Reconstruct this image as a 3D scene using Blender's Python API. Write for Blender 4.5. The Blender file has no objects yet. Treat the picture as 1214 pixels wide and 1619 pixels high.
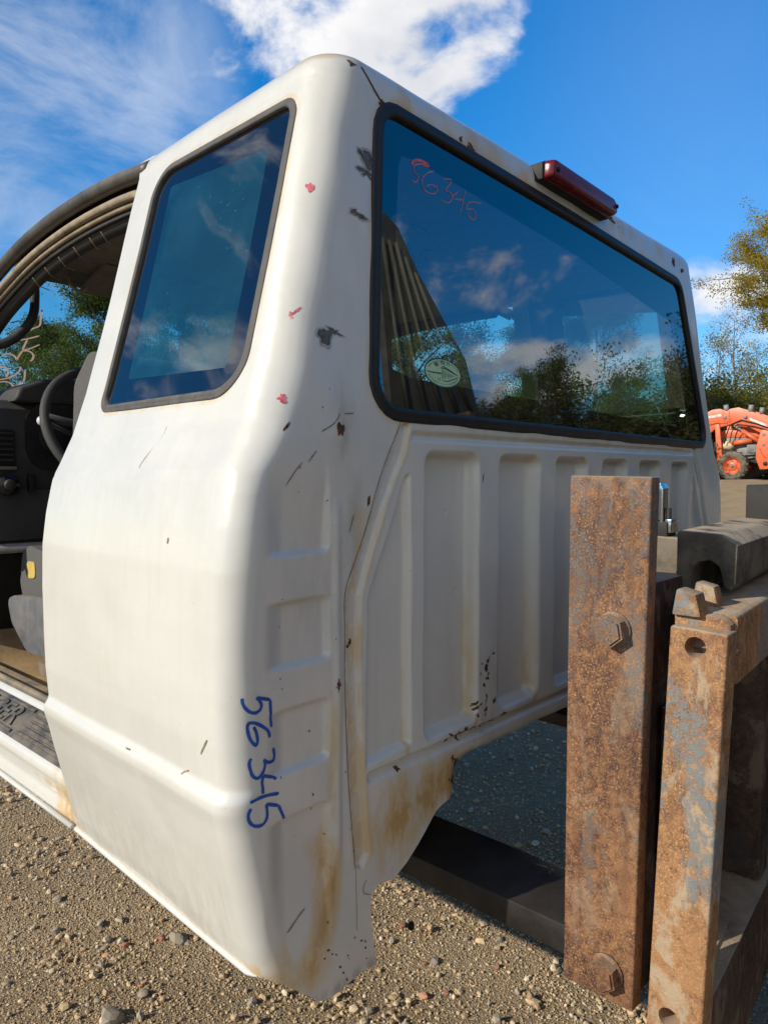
import bpy, bmesh, math, random
import numpy as np
from mathutils import Vector, Matrix

scene = bpy.context.scene
R = math.radians
rng = np.random.default_rng(7)
random.seed(7)

# ================================================================ camera, sky, sun, exposure
SUN_ELEV, SUN_AZ = R(28.5), R(19.0)            # azimuth measured from -X (left of the cab) towards +Y (its nose)
SUN_DIR = Vector((-math.cos(SUN_ELEV)*math.cos(SUN_AZ), math.cos(SUN_ELEV)*math.sin(SUN_AZ), math.sin(SUN_ELEV)))
cam_data = bpy.data.cameras.new('camera')
cam = bpy.data.objects.new('camera', cam_data)
scene.collection.objects.link(cam)
yaw, pitch = 0.7431, 0.0478
Fv = Vector((math.cos(yaw)*math.cos(pitch), math.sin(yaw)*math.cos(pitch), -math.sin(pitch)))
Rv = Vector((math.sin(yaw), -math.cos(yaw), 0)); Uv = Rv.cross(Fv)
cam.matrix_world = Matrix(((Rv.x, Uv.x, -Fv.x, -.512), (Rv.y, Uv.y, -Fv.y, -.698), (Rv.z, Uv.z, -Fv.z, 0), (0, 0, 0, 1)))
cam_data.sensor_fit = 'VERTICAL'; cam_data.sensor_height = 36.0; cam_data.lens = 1138.0/1619.0*36.0
cam_data.clip_start = 0.02; cam_data.clip_end = 3000
scene.camera = cam

scene.view_settings.view_transform = 'Standard'
scene.view_settings.look = 'None'
scene.view_settings.gamma = 1.0
scene.view_settings.use_curve_mapping = False
scene.view_settings.exposure = 0.30

sun_data = bpy.data.lights.new('sun', 'SUN')
sun_data.energy = 3.8; sun_data.angle = R(0.55); sun_data.color = (1.0, .935, .81)
sun = bpy.data.objects.new('sun', sun_data)
sun.rotation_euler = SUN_DIR.to_track_quat('Z', 'Y').to_euler()
sun.location = (-6, 4, 8)
scene.collection.objects.link(sun)

class NT:
    """small helper round a node tree"""
    def __init__(self, tree): self.t = tree; self.n = tree.nodes; self.l = tree.links
    def node(self, kind, **kw):
        nd = self.n.new(kind)
        for k, v in kw.items(): setattr(nd, k, v)
        return nd
    def put(self, sock, v):
        if isinstance(v, bpy.types.NodeSocket): self.l.new(v, sock)
        elif v is not None: sock.default_value = v
    def math(self, op, a, b=None, c=None, clamp=False):
        nd = self.node('ShaderNodeMath', operation=op); nd.use_clamp = clamp
        for i, v in enumerate((a, b, c)):
            if v is not None: self.put(nd.inputs[i], v)
        return nd.outputs[0]
    def vmath(self, op, a, b=None, out=0):
        nd = self.node('ShaderNodeVectorMath', operation=op)
        self.put(nd.inputs[0], a)
        if b is not None: self.put(nd.inputs[1], b)
        return nd.outputs[out]
    def ramp(self, x, a, b, lo=0.0, hi=1.0, kind='SMOOTHSTEP'):
        nd = self.node('ShaderNodeMapRange', interpolation_type=kind)
        for i, v in enumerate((x, a, b, lo, hi)): self.put(nd.inputs[i], v)
        return nd.outputs[0]
    def noise(self, vec, scale, detail=4, rough=.55, dist=0.0, color=False):
        nd = self.node('ShaderNodeTexNoise')
        self.put(nd.inputs['Vector'], vec); nd.inputs['Scale'].default_value = scale
        nd.inputs['Detail'].default_value = detail; nd.inputs['Roughness'].default_value = rough
        nd.inputs['Distortion'].default_value = dist
        return nd.outputs['Color' if color else 'Fac']
    def voro(self, vec, scale, feature='F1', out='Distance', rand=1.0):
        nd = self.node('ShaderNodeTexVoronoi', feature=feature)
        self.put(nd.inputs['Vector'], vec); nd.inputs['Scale'].default_value = scale
        nd.inputs['Randomness'].default_value = rand
        return nd.outputs[out]
    def mix(self, f, a, b, blend='MIX'):
        nd = self.node('ShaderNodeMix', data_type='RGBA', blend_type=blend)
        self.put(nd.inputs[0], f)
        for i, v in ((6, a), (7, b)):
            if not isinstance(v, bpy.types.NodeSocket) and len(v) == 3: v = (*v, 1)
            self.put(nd.inputs[i], v)
        return nd.outputs[2]
    def scalev(self, vec, s):
        return self.vmath('MULTIPLY', vec, s)
    def bump(self, h, strength=.3, dist=.002, normal=None):
        nd = self.node('ShaderNodeBump'); nd.inputs['Strength'].default_value = strength
        nd.inputs['Distance'].default_value = dist; self.put(nd.inputs['Height'], h)
        if normal is not None: self.put(nd.inputs['Normal'], normal)
        return nd.outputs[0]

world = bpy.data.worlds.new('World'); scene.world = world; world.use_nodes = True
w = NT(world.node_tree); w.n.clear()
sky = w.node('ShaderNodeTexSky', sky_type='NISHITA')
sky.sun_disc = False; sky.sun_elevation = SUN_ELEV; sky.sun_rotation = R(90)-SUN_AZ
sky.altitude = 200; sky.air_density = 1.0; sky.dust_density = 0.05; sky.ozone_density = 4.0
hs = w.node('ShaderNodeHueSaturation'); hs.inputs['Saturation'].default_value = 1.40; hs.inputs['Value'].default_value = .58
w.l.new(sky.outputs[0], hs.inputs['Color'])
dirn = w.node('ShaderNodeTexCoord').outputs['Generated']
def lobe(d, inner, outer, squash=1.0):
    """smooth patch of sky around a direction, angles in degrees"""
    dv = Vector(d).normalized()
    if squash != 1.0:
        dv = Vector((dv.x, dv.y, dv.z*squash)).normalized()
        v = w.vmath('NORMALIZE', w.scalev(dirn, (1, 1, squash)))
    else: v = dirn
    return w.ramp(w.vmath('DOT_PRODUCT', v, tuple(dv), out=1), math.cos(R(outer)), math.cos(R(inner)))
puff_n = w.noise(w.scalev(dirn, (1, 1, 1.5)), 7.5, 12, .56, .25)
place = None
for d, a, b, sq, wt in [((.61,.605,.515), 4, 13, 1, 1.12), ((.67,.53,.54), 3, 9, 1, 1.1), ((.55,.64,.54), 3, 11, 1, 1.1), ((.52,.69,.50), 1, 7, 1, 1.0), ((.49,.73,.475), 0, 3.5, 1, .85),
                    ((.62,.60,.46), 0, 8, 1, .95),
                    ((.915,.33,.225), 2, 8, 2, 1.1), ((.96,.24,.20), 2, 8, 2, 1.0), ((.935,.31,.155), 2, 8, 2, .95),
                    ((.844,-.50,.20), 2, 9, 2, 1.16), ((.90,-.41,.20), 2, 8, 2, 1.1), ((.78,-.60,.16), 2, 8, 2, 1.0), ((.70,-.70,.15), 2, 10, 2, 1.0),
                    ((.72,-.585,.36), 2, 9, 2, .90), ((.83,-.48,.285), 2, 9, 2, .92), ((.76,-.54,.33), 2, 8, 2, .88), ((.87,-.44,.25), 2, 8, 2, .92),
                    ((-.47,.873,.11), 2, 8, 2, .9), ((-.34,.87,.33), 1, 5, 2, .86), ((-.22,.90,.36), 1, 4, 2, .88), ((-.27,.84,.47), 0, 6, 12, .72), ((-.58,.76,.33), 0, 4, 2, .6),
                    ((-.3,-.9,.25), 10, 28, 1.6, 1.1), ((-.9,-.3,.3), 8, 24, 1.6, 1.0), ((.2,-.95,.45), 8, 20, 1.4, 1.0), ((.45,-.85,.2), 6, 14, 2, 1.0), ((-.5,-.6,.6), 14, 34, 1, 1.2), ((-.7,-.6,.3), 12, 30, 1.2, 1.25), ((-.85,-.1,.5), 8, 24, 1, 1.1), ((.1,-.6,.8), 6, 20, 1, .95), ((0,.97,.2), 5, 16, 2, .8), ((-.2,.2,.95), 5, 20, 1, .7)]:  # last row: unseen clouds, mostly behind the camera, added to brighten the shaded back
    L_ = w.math('MULTIPLY', lobe(d, a, b, sq), wt)
    place = L_ if place is None else w.math('MAXIMUM', place, L_)
dens = w.math('ADD', puff_n, w.math('MULTIPLY_ADD', place, .42, -.42))
puff = w.ramp(dens, .40, .62)
wisp_n = w.noise(w.scalev(dirn, (1.0, 1.0, 2.2)), 3.2, 12, .62, .7)
wplace = w.math('MAXIMUM', lobe((.34,.83,.43), 4, 15), w.math('MULTIPLY', lobe((.40,.84,.36), 0, 12, 2), .6))
wplace = w.math('MAXIMUM', wplace, w.math('MULTIPLY', lobe((.93,.25,.32), 0, 10, 2), .10))
wisp = w.math('MULTIPLY', w.ramp(wisp_n, .36, .78), wplace)
shade = w.noise(w.scalev(dirn, (1, 1, 1.6)), 4.0, 6, .5)
ccol = w.mix(w.ramp(shade, .3, .62), (3.1, 3.2, 3.5, 1), (5.2, 5.1, 5.0, 1))
c1 = w.mix(w.math('MULTIPLY', wisp, .52), hs.outputs[0], (4.3, 4.5, 4.8, 1))
c2 = w.mix(w.math('MULTIPLY', puff, .95), c1, ccol)
bg = w.node('ShaderNodeBackground'); bg.inputs['Strength'].default_value = 0.165
w.l.new(c2, bg.inputs['Color'])
wo = w.node('ShaderNodeOutputWorld'); w.l.new(bg.outputs[0], wo.inputs['Surface'])

# ================================================================ helpers for objects
COLL = scene.collection
def props(o, label=None, cat=None, group=None, kind=None):
    if label: o['label'] = label
    if cat: o['category'] = cat
    if group: o['group'] = group
    if kind: o['kind'] = kind
    return o
def thing(name, label, cat, loc, group=None):
    o = bpy.data.objects.new(name, None); o.empty_display_size = .2
    o.location = loc; COLL.objects.link(o)
    return props(o, label, cat, group)
def root_of(o):
    while o.parent: o = o.parent
    return o
def link(name, me, parent=None, mat=None, offset=True):
    """link a mesh whose vertices are in world coordinates (moved to its thing's base when it has a parent)"""
    o = bpy.data.objects.new(name, me); COLL.objects.link(o)
    if mat is not None:
        me.materials.clear(); me.materials.append(mat)
    if parent is not None:
        o.parent = parent
        if offset:
            b = root_of(parent).location
            me.transform(Matrix.Translation(-b))
    return o
def np_mesh(name, V, faces, smooth=True):
    """faces: (n,3) or (n,4) integer array"""
    V = np.asarray(V, np.float32); F = np.asarray(faces, np.int32)
    me = bpy.data.meshes.new(name)
    me.vertices.add(len(V)); me.vertices.foreach_set('co', V.ravel())
    k = F.shape[1]
    me.loops.add(F.size); me.loops.foreach_set('vertex_index', F.ravel())
    me.polygons.add(len(F)); me.polygons.foreach_set('loop_start', np.arange(0, F.size, k, dtype=np.int32))
    me.polygons.foreach_set('loop_total', np.full(len(F), k, np.int32))
    me.polygons.foreach_set('use_smooth', np.full(len(F), bool(smooth)))
    me.update(calc_edges=True); me.validate()
    return me
def bm_mesh(name, bm, smooth=False, angle=None):
    me = bpy.data.meshes.new(name); bm.normal_update(); bm.to_mesh(me); bm.free()
    if smooth:
        me.polygons.foreach_set('use_smooth', [True]*len(me.polygons))
        if angle: me.set_sharp_from_angle(angle=R(angle))
    return me
def bm_hexa(bm, c8, bevel=0.0, seg=2):
    """c8: four bottom corners, then four top corners, same order"""
    vs = [bm.verts.new(c) for c in c8]
    fs = [(3,2,1,0), (4,5,6,7), (0,1,5,4), (1,2,6,5), (2,3,7,6), (3,0,4,7)]
    ff = [bm.faces.new([vs[i] for i in f]) for f in fs]
    if bevel:
        es = set(e for f in ff for e in f.edges)
        bmesh.ops.bevel(bm, geom=list(es), offset=bevel, segments=seg, profile=.6, affect='EDGES', clamp_overlap=True)
    return bm
def box_pts(x0, x1, y0, y1, z0, z1):
    return [(x0,y0,z0),(x1,y0,z0),(x1,y1,z0),(x0,y1,z0),(x0,y0,z1),(x1,y0,z1),(x1,y1,z1),(x0,y1,z1)]
def box(name, x0, x1, y0, y1, z0, z1, mat, parent, bevel=.003, xf=None, seg=2):
    bm = bmesh.new(); bm_hexa(bm, box_pts(x0,x1,y0,y1,z0,z1), bevel, seg)
    if xf is not None: bmesh.ops.transform(bm, matrix=xf, verts=bm.verts)
    return link(name, bm_mesh(name, bm, True, 40), parent, mat)
def prism(name, poly, a, b, axis, mat, parent, bevel=0.0, xf=None, smooth_angle=35):
    """extrude a 2D polygon along an axis; poly coordinates are the two other axes in x,y,z order"""
    bm = bmesh.new()
    def P(q, t):
        return {'x': (t, q[0], q[1]), 'y': (q[0], t, q[1]), 'z': (q[0], q[1], t)}[axis]
    va = [bm.verts.new(P(q, a)) for q in poly]; vb = [bm.verts.new(P(q, b)) for q in poly]
    n = len(poly)
    caps = [bm.faces.new(va), bm.faces.new(vb[::-1])]
    for i in range(n): bm.faces.new((va[i], vb[i], vb[(i+1) % n], va[(i+1) % n]))
    bmesh.ops.recalc_face_normals(bm, faces=bm.faces)
    if bevel:
        bmesh.ops.bevel(bm, geom=list(bm.edges), offset=bevel, segments=2, profile=.6, affect='EDGES', clamp_overlap=True)
    bmesh.ops.triangulate(bm, faces=[f for f in bm.faces if len(f.verts) > 4])
    if xf is not None: bmesh.ops.transform(bm, matrix=xf, verts=bm.verts)
    return link(name, bm_mesh(name, bm, True, smooth_angle), parent, mat)
def frame_along(P):
    P = np.asarray(P, float); T = np.gradient(P, axis=0); T /= np.linalg.norm(T, axis=1)[:, None]+1e-12
    up0 = np.array([0, 0, 1.0]) if abs(T[0][2]) < .9 else np.array([1.0, 0, 0])
    N = np.zeros_like(P); n = up0 - T[0]*(up0@T[0]); n /= np.linalg.norm(n)
    for i in range(len(P)):
        n = n - T[i]*(n@T[i]); n /= np.linalg.norm(n)+1e-12; N[i] = n
    return T, N, np.cross(T, N)
def tube_arrays(P, rad, sides=8, ry=None, caps=True):
    P = np.asarray(P, float); n = len(P); rad = np.broadcast_to(np.asarray(rad, float), (n,))
    ryy = rad if ry is None else np.broadcast_to(np.asarray(ry, float), (n,))
    T, N, B = frame_along(P)
    a = np.arange(sides)/sides*2*np.pi
    V = P[:, None]+N[:, None]*(np.cos(a)[None, :, None]*rad[:, None, None])+B[:, None]*(np.sin(a)[None, :, None]*ryy[:, None, None])
    V = V.reshape(-1, 3)
    i = np.arange(n-1)[:, None]*sides; j = np.arange(sides)[None]; j2 = (j+1) % sides
    Fq = np.stack([i+j, i+j2, i+sides+j2, i+sides+j], -1).reshape(-1, 4)
    if caps:
        m = len(V); V = np.vstack([V, P[0], P[-1]])
        c0 = np.stack([np.full(sides, m), j2[0], j[0], np.full(sides, m)], -1)
        e = (n-1)*sides
        c1 = np.stack([np.full(sides, m+1), e+j[0], e+j2[0], np.full(sides, m+1)], -1)
        return V, Fq, np.vstack([c0[:, :3], c1[:, :3]])
    return V, Fq, np.zeros((0, 3), int)
def tube(name, P, rad, mat, parent, sides=10, ry=None, closed=False):
    if closed: P = np.vstack([P, P[:2]])
    V, Fq, Ft = tube_arrays(P, rad, sides, ry, not closed)
    F3 = np.vstack([Fq[:, [0, 1, 2]], Fq[:, [0, 2, 3]], Ft]) if len(Ft) else np.vstack([Fq[:, [0, 1, 2]], Fq[:, [0, 2, 3]]])
    return link(name, np_mesh(name, V, F3), parent, mat)
def resample(P, n, closed=False):
    P = np.asarray(P, float)
    if closed: P = np.vstack([P, P[:1]])
    d = np.r_[0, np.cumsum(np.linalg.norm(np.diff(P, axis=0), axis=1))]
    t = np.linspace(0, d[-1], n+1)[:-1] if closed else np.linspace(0, d[-1], n)
    return np.stack([np.interp(t, d, P[:, k]) for k in range(P.shape[1])], -1)
def catmull(P, n):
    P = np.asarray(P, float); Q = np.vstack([2*P[0]-P[1], P, 2*P[-1]-P[-2]]); out = []
    for i in range(1, len(Q)-2):
        p0, p1, p2, p3 = Q[i-1:i+3]
        for t in np.linspace(0, 1, n, endpoint=False):
            out.append(.5*((2*p1)+(-p0+p2)*t+(2*p0-5*p1+4*p2-p3)*t*t+(-p0+3*p1-3*p2+p3)*t**3))
    out.append(P[-1]); return np.array(out)
def round_poly(pts, radii, n=8):
    pts = [np.array(p, float) for p in pts]; out = []
    if not hasattr(radii, '__len__'): radii = [radii]*len(pts)
    for i, p in enumerate(pts):
        a, b = pts[i-1]-p, pts[(i+1) % len(pts)]-p
        la, lb = np.linalg.norm(a), np.linalg.norm(b); a /= la; b /= lb
        ang = math.acos(np.clip(a@b, -1, 1)); r = radii[i]
        if r < 1e-6 or ang > 3.1: out.append(tuple(p)); continue
        d = min(r/math.tan(ang/2), la*.49, lb*.49); r = d*math.tan(ang/2)
        c = p+(a+b)/np.linalg.norm(a+b)*(r/math.sin(ang/2))
        s, e = p+a*d-c, p+b*d-c
        th = math.acos(np.clip((s@e)/(r*r), -1, 1)); t0 = math.atan2(s[1], s[0])
        sg = 1 if s[0]*e[1]-s[1]*e[0] > 0 else -1
        for k in range(n+1):
            q = t0+sg*th*k/n; out.append((c[0]+r*math.cos(q), c[1]+r*math.sin(q)))
    return out
def join(name, objs_arrays, smooth=True):
    """list of (V, F tri) -> one mesh"""
    Vs, Fs, o = [], [], 0
    for V, F in objs_arrays:
        Vs.append(V); Fs.append(np.asarray(F)+o); o += len(V)
    return np_mesh(name, np.vstack(Vs), np.vstack(Fs), smooth)
# ---------------------------------------------------------------- cab surface
DOOR_Y = 0.574
CAB_W = 1.720
Z_TOP = 0.560
R_TOP = 0.052
XZ = np.array([(-.74,.095),(-.66,.066),(-.636,.052),(-.60,.042),(-.535,.028),(-.473,.013),(-.43,.004),(-.408,-.002),
    (-.396,-.002),(-.382,.007),(-.33,.002),(-.268,0),(-.19,0),(-.115,.003),(-.06,.010),(-.02,.018),(0,.0225),(.008,.0245),
    (.02,.031),(.04,.042),(.073,.058),(.15,.085),(.294,.124),(.40,.152),(.50,.177),(.56,.193),(.62,.211)])
_zz = np.linspace(-.80, .70, 1501)
_xx = np.interp(_zz, XZ[:,0], XZ[:,1])
_k = np.exp(-0.5*(np.arange(-14,15)/2.8)**2); _k /= _k.sum()
_xx = np.convolve(np.pad(_xx, 14, mode='edge'), _k, mode='valid')
def side_x(z, y):
    return np.interp(z, _zz, _xx) - .022*(1-np.clip(y/DOOR_Y, 0, 1))
def rear_y(z):
    return np.clip((z-.05)/.50, 0, 1.3)*.03
def corner_r(z):
    return .040 + .017*np.clip((z+.02)/.12, 0, 1)
def smooth(a, b, x):
    t = np.clip((x-a)/(b-a), 0, 1)
    return t*t*(3-2*t)
def sd_poly(px, pz, poly):
    """signed distance to a polygon, negative inside"""
    px = np.asarray(px, float); pz = np.asarray(pz, float)
    d = np.full(px.shape, 1e9); inside = np.zeros(px.shape, bool)
    n = len(poly)
    for i in range(n):
        ax, az = poly[i]; bx, bz = poly[(i+1) % n]
        ex, ez = bx-ax, bz-az
        wx, wz = px-ax, pz-az
        t = np.clip((wx*ex+wz*ez)/(ex*ex+ez*ez+1e-12), 0, 1)
        d = np.minimum(d, (wx-ex*t)**2+(wz-ez*t)**2)
        c = ((az <= pz) & (bz > pz)) | ((bz <= pz) & (az > pz))
        xi = ax + (pz-az)/(bz-az if abs(bz-az) > 1e-12 else 1e-12)*ex
        inside ^= c & (px < xi)
    d = np.sqrt(d)
    return np.where(inside, -d, d)
def sd_box(px, pz, x0, x1, z0, z1, r):
    qx = np.abs(px-(x0+x1)/2)-((x1-x0)/2-r); qz = np.abs(pz-(z0+z1)/2)-((z1-z0)/2-r)
    return np.hypot(np.maximum(qx,0), np.maximum(qz,0)) + np.minimum(np.maximum(qx,qz),0) - r
def sd_seg(px, pz, a, b):
    ex, ez = b[0]-a[0], b[1]-a[1]
    t = np.clip(((px-a[0])*ex+(pz-a[1])*ez)/(ex*ex+ez*ez), 0, 1)
    return np.hypot(px-a[0]-ex*t, pz-a[1]-ez*t)
SEAM = [(.288,.083),(.238,-.004),(.206,-.084),(.172,-.151),(.170,-.211),(.168,-.299),(.176,-.416),(.188,-.546)]
RIDGE = [(.312,.085),(.296,.033),(.252,-.041),(.202,-.163),(.199,-.261),(.205,-.398),(.218,-.540)]
STRIP = SEAM + [(.200,-.556)] + RIDGE[::-1]
POCKETS = [(.338,.485),(.542,.680),(.736,.873),(.930,1.063),(1.124,1.254),(1.315,1.439)]
TRI = [(.305,.004),(.296,.002),(.216,-.170),(.212,-.410),(.308,-.404)]
def mirx(p): return [(1.777-a, b) for a, b in p]
def rear_depth(x, z):
    """how far the sheet is pressed in (towards the cab) at x, z on the back"""
    D = np.zeros(np.shape(x))
    for poly in (STRIP, mirx(STRIP)):
        D = D + .0072*smooth(0, .0055, -sd_poly(x, z, poly))
    for i, (a, b) in enumerate(POCKETS):
        D = D + .026*smooth(.0005, .0130, -sd_box(x, z, a, b, -.414, .043, .024))
    for poly in (TRI, mirx(TRI)):
        D = D + .012*smooth(-.002, .0065, -sd_poly(x, z, poly))
    D = D + .007*smooth(.009, .001, sd_seg(x, z, (.318,.063), (1.46,.066)))
    D = D + .011*smooth(.0095, .003, sd_seg(x, z, (.222,-.429), (1.55,-.436)))
    D = D + .035*smooth(-.452, -.492, z)*smooth(.40, .48, x)*smooth(1.40, 1.30, x)
    # shallow pockets in the quarter panel
    fade = smooth(.030, .068, x)*(x < .16)
    for z0, z1, up in ((-.100, .07, .10), (-.243,-.155, 0), (-.378,-.292, 0), (-.66,-.432, 0)):
        q = .0095*smooth(0, .0065, -sd_box(x, z, -.05, .142, z0, z1, .012))
        if up: q = q*smooth(.03, -.08, z)
        if z0 < -.6: q = q*smooth(-.64, -.50, z)
        D = D + q*fade
    D = D - .003*smooth(.012, .0, np.abs(x-.154))*smooth(-.02,-.06,z)*smooth(-.56,-.50,z)
    # spot weld dimples in the strip and small dings in two pockets
    zs = np.arange(.03, -.52, -.047)
    sx = np.interp(-zs, [-p[1] for p in SEAM], [p[0] for p in SEAM])
    rx = np.interp(-zs, [-p[1] for p in RIDGE], [p[0] for p in RIDGE])
    for cx, cz in list(zip((sx+rx)/2, zs)) + [(.355,-.055),(.425,-.057),(.45,-.19),(.565,-.055),(.63,-.057),(.76,-.055),(1.37,-.06)]:
        D = D + .0018*np.exp(-((x-cx)**2+(z-cz)**2)/.0042**2)
    # gentle oil canning
    D = D + .0011*np.sin(x*23+1.3)*np.sin(z*17+.4) + .0006*np.sin(x*51+z*33)
    return D
def shell_point(s, z, eps=0.0):
    """s: run along the outline, 0 in the middle of the rounded corner, minus on the side, plus on the back"""
    s = np.asarray(s, float); z = np.asarray(z, float)
    q = np.clip((z-Z_TOP)/R_TOP, 0, .999); ins = R_TOP*(1-np.sqrt(1-q*q)); zt = np.minimum(z, Z_TOP)
    rc = corner_r(z); A = rc*np.pi/4
    yc = rear_y(zt)+rc+ins; x0 = side_x(zt, yc)+ins
    ang = np.clip(s/rc, -np.pi/4, np.pi/4) + np.pi/4          # 0 side .. pi/2 back
    nx, ny = -np.cos(ang), -np.sin(ang)
    X = x0 + rc + rc*nx + np.maximum(s-A, 0)
    Y = yc + rc*ny + np.maximum(-s-A, 0)
    X = np.where(s < -A, side_x(zt, Y)+ins, X)
    D = rear_depth(X, z)*smooth(.0, 1., np.sin(ang))*(z < Z_TOP) - eps
    return np.stack([X - nx*D, Y - ny*D, z + 0*X], -1), np.stack([nx, ny, 0*X], -1)
# ================================================================ materials
def material(name):
    m = bpy.data.materials.new(name); m.use_nodes = True
    t = NT(m.node_tree); t.n.clear()
    b = t.node('ShaderNodeBsdfPrincipled'); o = t.node('ShaderNodeOutputMaterial')
    t.l.new(b.outputs[0], o.inputs['Surface'])
    return m, t, b
def obj_co(t): return t.node('ShaderNodeTexCoord').outputs['Object']
def plain(name, col, rough=.5, metal=0.0, var=.15, vscale=30, bump=0.0, bscale=200, spec=None, dust=0.0, dustcol=(.42,.33,.22)):
    m, t, b = material(name); co = obj_co(t)
    n = t.noise(co, vscale, 6, .6)
    c = t.mix(t.ramp(n, .3, .7), tuple(x*(1-var) for x in col), tuple(min(1, x*(1+var)) for x in col))
    if dust:
        nz = t.node('ShaderNodeSeparateXYZ'); t.l.new(t.node('ShaderNodeNewGeometry').outputs['Normal'], nz.inputs[0])
        upf = t.ramp(nz.outputs[2], .2, .9)
        n2 = t.noise(co, vscale*.6, 8, .65)
        f = t.math('MULTIPLY', t.math('ADD', t.math('MULTIPLY', upf, .72), .28), t.ramp(n2, .30, .62, 0, dust))
        c = t.mix(f, c, dustcol)
    t.put(b.inputs['Base Color'], c)
    t.put(b.inputs['Roughness'], t.ramp(n, .2, .8, rough*.85, min(1, rough*1.15)))
    b.inputs['Metallic'].default_value = metal
    if spec is not None: b.inputs['Specular IOR Level'].default_value = spec
    if bump: t.put(b.inputs['Normal'], t.bump(t.noise(co, bscale, 5, .6), bump, .002))
    return m

# --- white body paint with dirt and rust bleeding along the attribute 'rust'
M_paint, t, b = material('white_body_paint'); co = obj_co(t)
at = t.node('ShaderNodeAttribute', attribute_name='rust'); rust = at.outputs['Fac']
at2 = t.node('ShaderNodeAttribute', attribute_name='grime'); grime = at2.outputs['Fac']
big = t.noise(co, 5, 6, .6); fine = t.noise(co, 90, 6, .65)
streak = t.noise(t.scalev(co, (60, 60, 4)), 1.0, 6, .6)
base = t.mix(t.ramp(big, .3, .7), (.63, .618, .575), (.68, .665, .62))
base = t.mix(t.math('MULTIPLY', t.ramp(streak, .48, .75), .16), base, (.55, .50, .42))
scr = t.noise(t.scalev(co, (5, 5, 320)), 1.0, 2, .5); scr2 = t.noise(t.scalev(co, (90, 90, 260)), 1.0, 3, .6)
base = t.mix(t.math('MULTIPLY', t.math('MULTIPLY', t.ramp(scr, .66, .70), t.ramp(t.noise(co, 7, 4, .6), .50, .62)), .22), base, (.45, .43, .40))
base = t.mix(t.math('MULTIPLY', t.math('MULTIPLY', t.ramp(scr2, .68, .72), t.ramp(t.noise(co, 11, 4, .6), .54, .64)), .35), base, (.40, .35, .28))
blot = t.noise(co, 16, 8, .7); base = t.mix(t.math('MULTIPLY', t.ramp(blot, .50, .72), .14), base, (.52, .46, .37))
# tiny specks of dirt and stone chips
sp = t.voro(co, 120, 'F1'); spsel = t.noise(co, 24, 3, .6)
speck = t.math('MULTIPLY', t.ramp(sp, .16, .07), t.ramp(spsel, .60, .70))
base = t.mix(t.math('MULTIPLY', speck, .55), base, (.25, .19, .12))
sp2 = t.voro(co, 420, 'F1'); spk2 = t.math('MULTIPLY', t.ramp(sp2, .22, .10), t.ramp(t.noise(co, 9, 4, .6), .52, .66))
base = t.mix(t.math('MULTIPLY', spk2, .30), base, (.33, .27, .18))
# grime: grey brown smears
g = t.math('MULTIPLY', grime, t.ramp(t.noise(t.scalev(co, (30, 30, 9)), 1.6, 8, .68), .34, .66))
base = t.mix(t.math('MULTIPLY', g, .75), base, (.30, .25, .19))
# rust stain: cream -> ochre -> dark
rn = t.noise(t.scalev(co, (1, 1, .45)), 34, 9, .66)
rf = t.math('MULTIPLY', rust, t.ramp(rn, .30, .62, .25, 1.25))
base = t.mix(t.ramp(rf, .05, .55, 0, .85), base, (.62, .46, .25))
base = t.mix(t.ramp(rf, .5, 1.05, 0, .8), base, (.50, .29, .095))
rspk = t.math('MULTIPLY', t.ramp(t.noise(co, 260, 5, .7), .60, .72), t.ramp(rf, .25, .7))
base = t.mix(t.math('MULTIPLY', rspk, .85), base, (.17, .065, .022))
t.put(b.inputs['Base Color'], base)
rough = t.math('ADD', t.ramp(fine, .3, .7, .28, .40), t.ramp(blot, .4, .7, 0, .14))
rough = t.math('ADD', rough, t.math('MULTIPLY', t.math('MAXIMUM', rf, g), .3), clamp=True)
t.put(b.inputs['Roughness'], rough)
b.inputs['Coat Weight'].default_value = .7; b.inputs['Coat Roughness'].default_value = .11
t.put(b.inputs['Normal'], t.bump(t.math('ADD', t.math('MULTIPLY', t.noise(co, 600, 3, .6), .25), t.math('MULTIPLY', rf, fine)), .12, .001))

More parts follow.
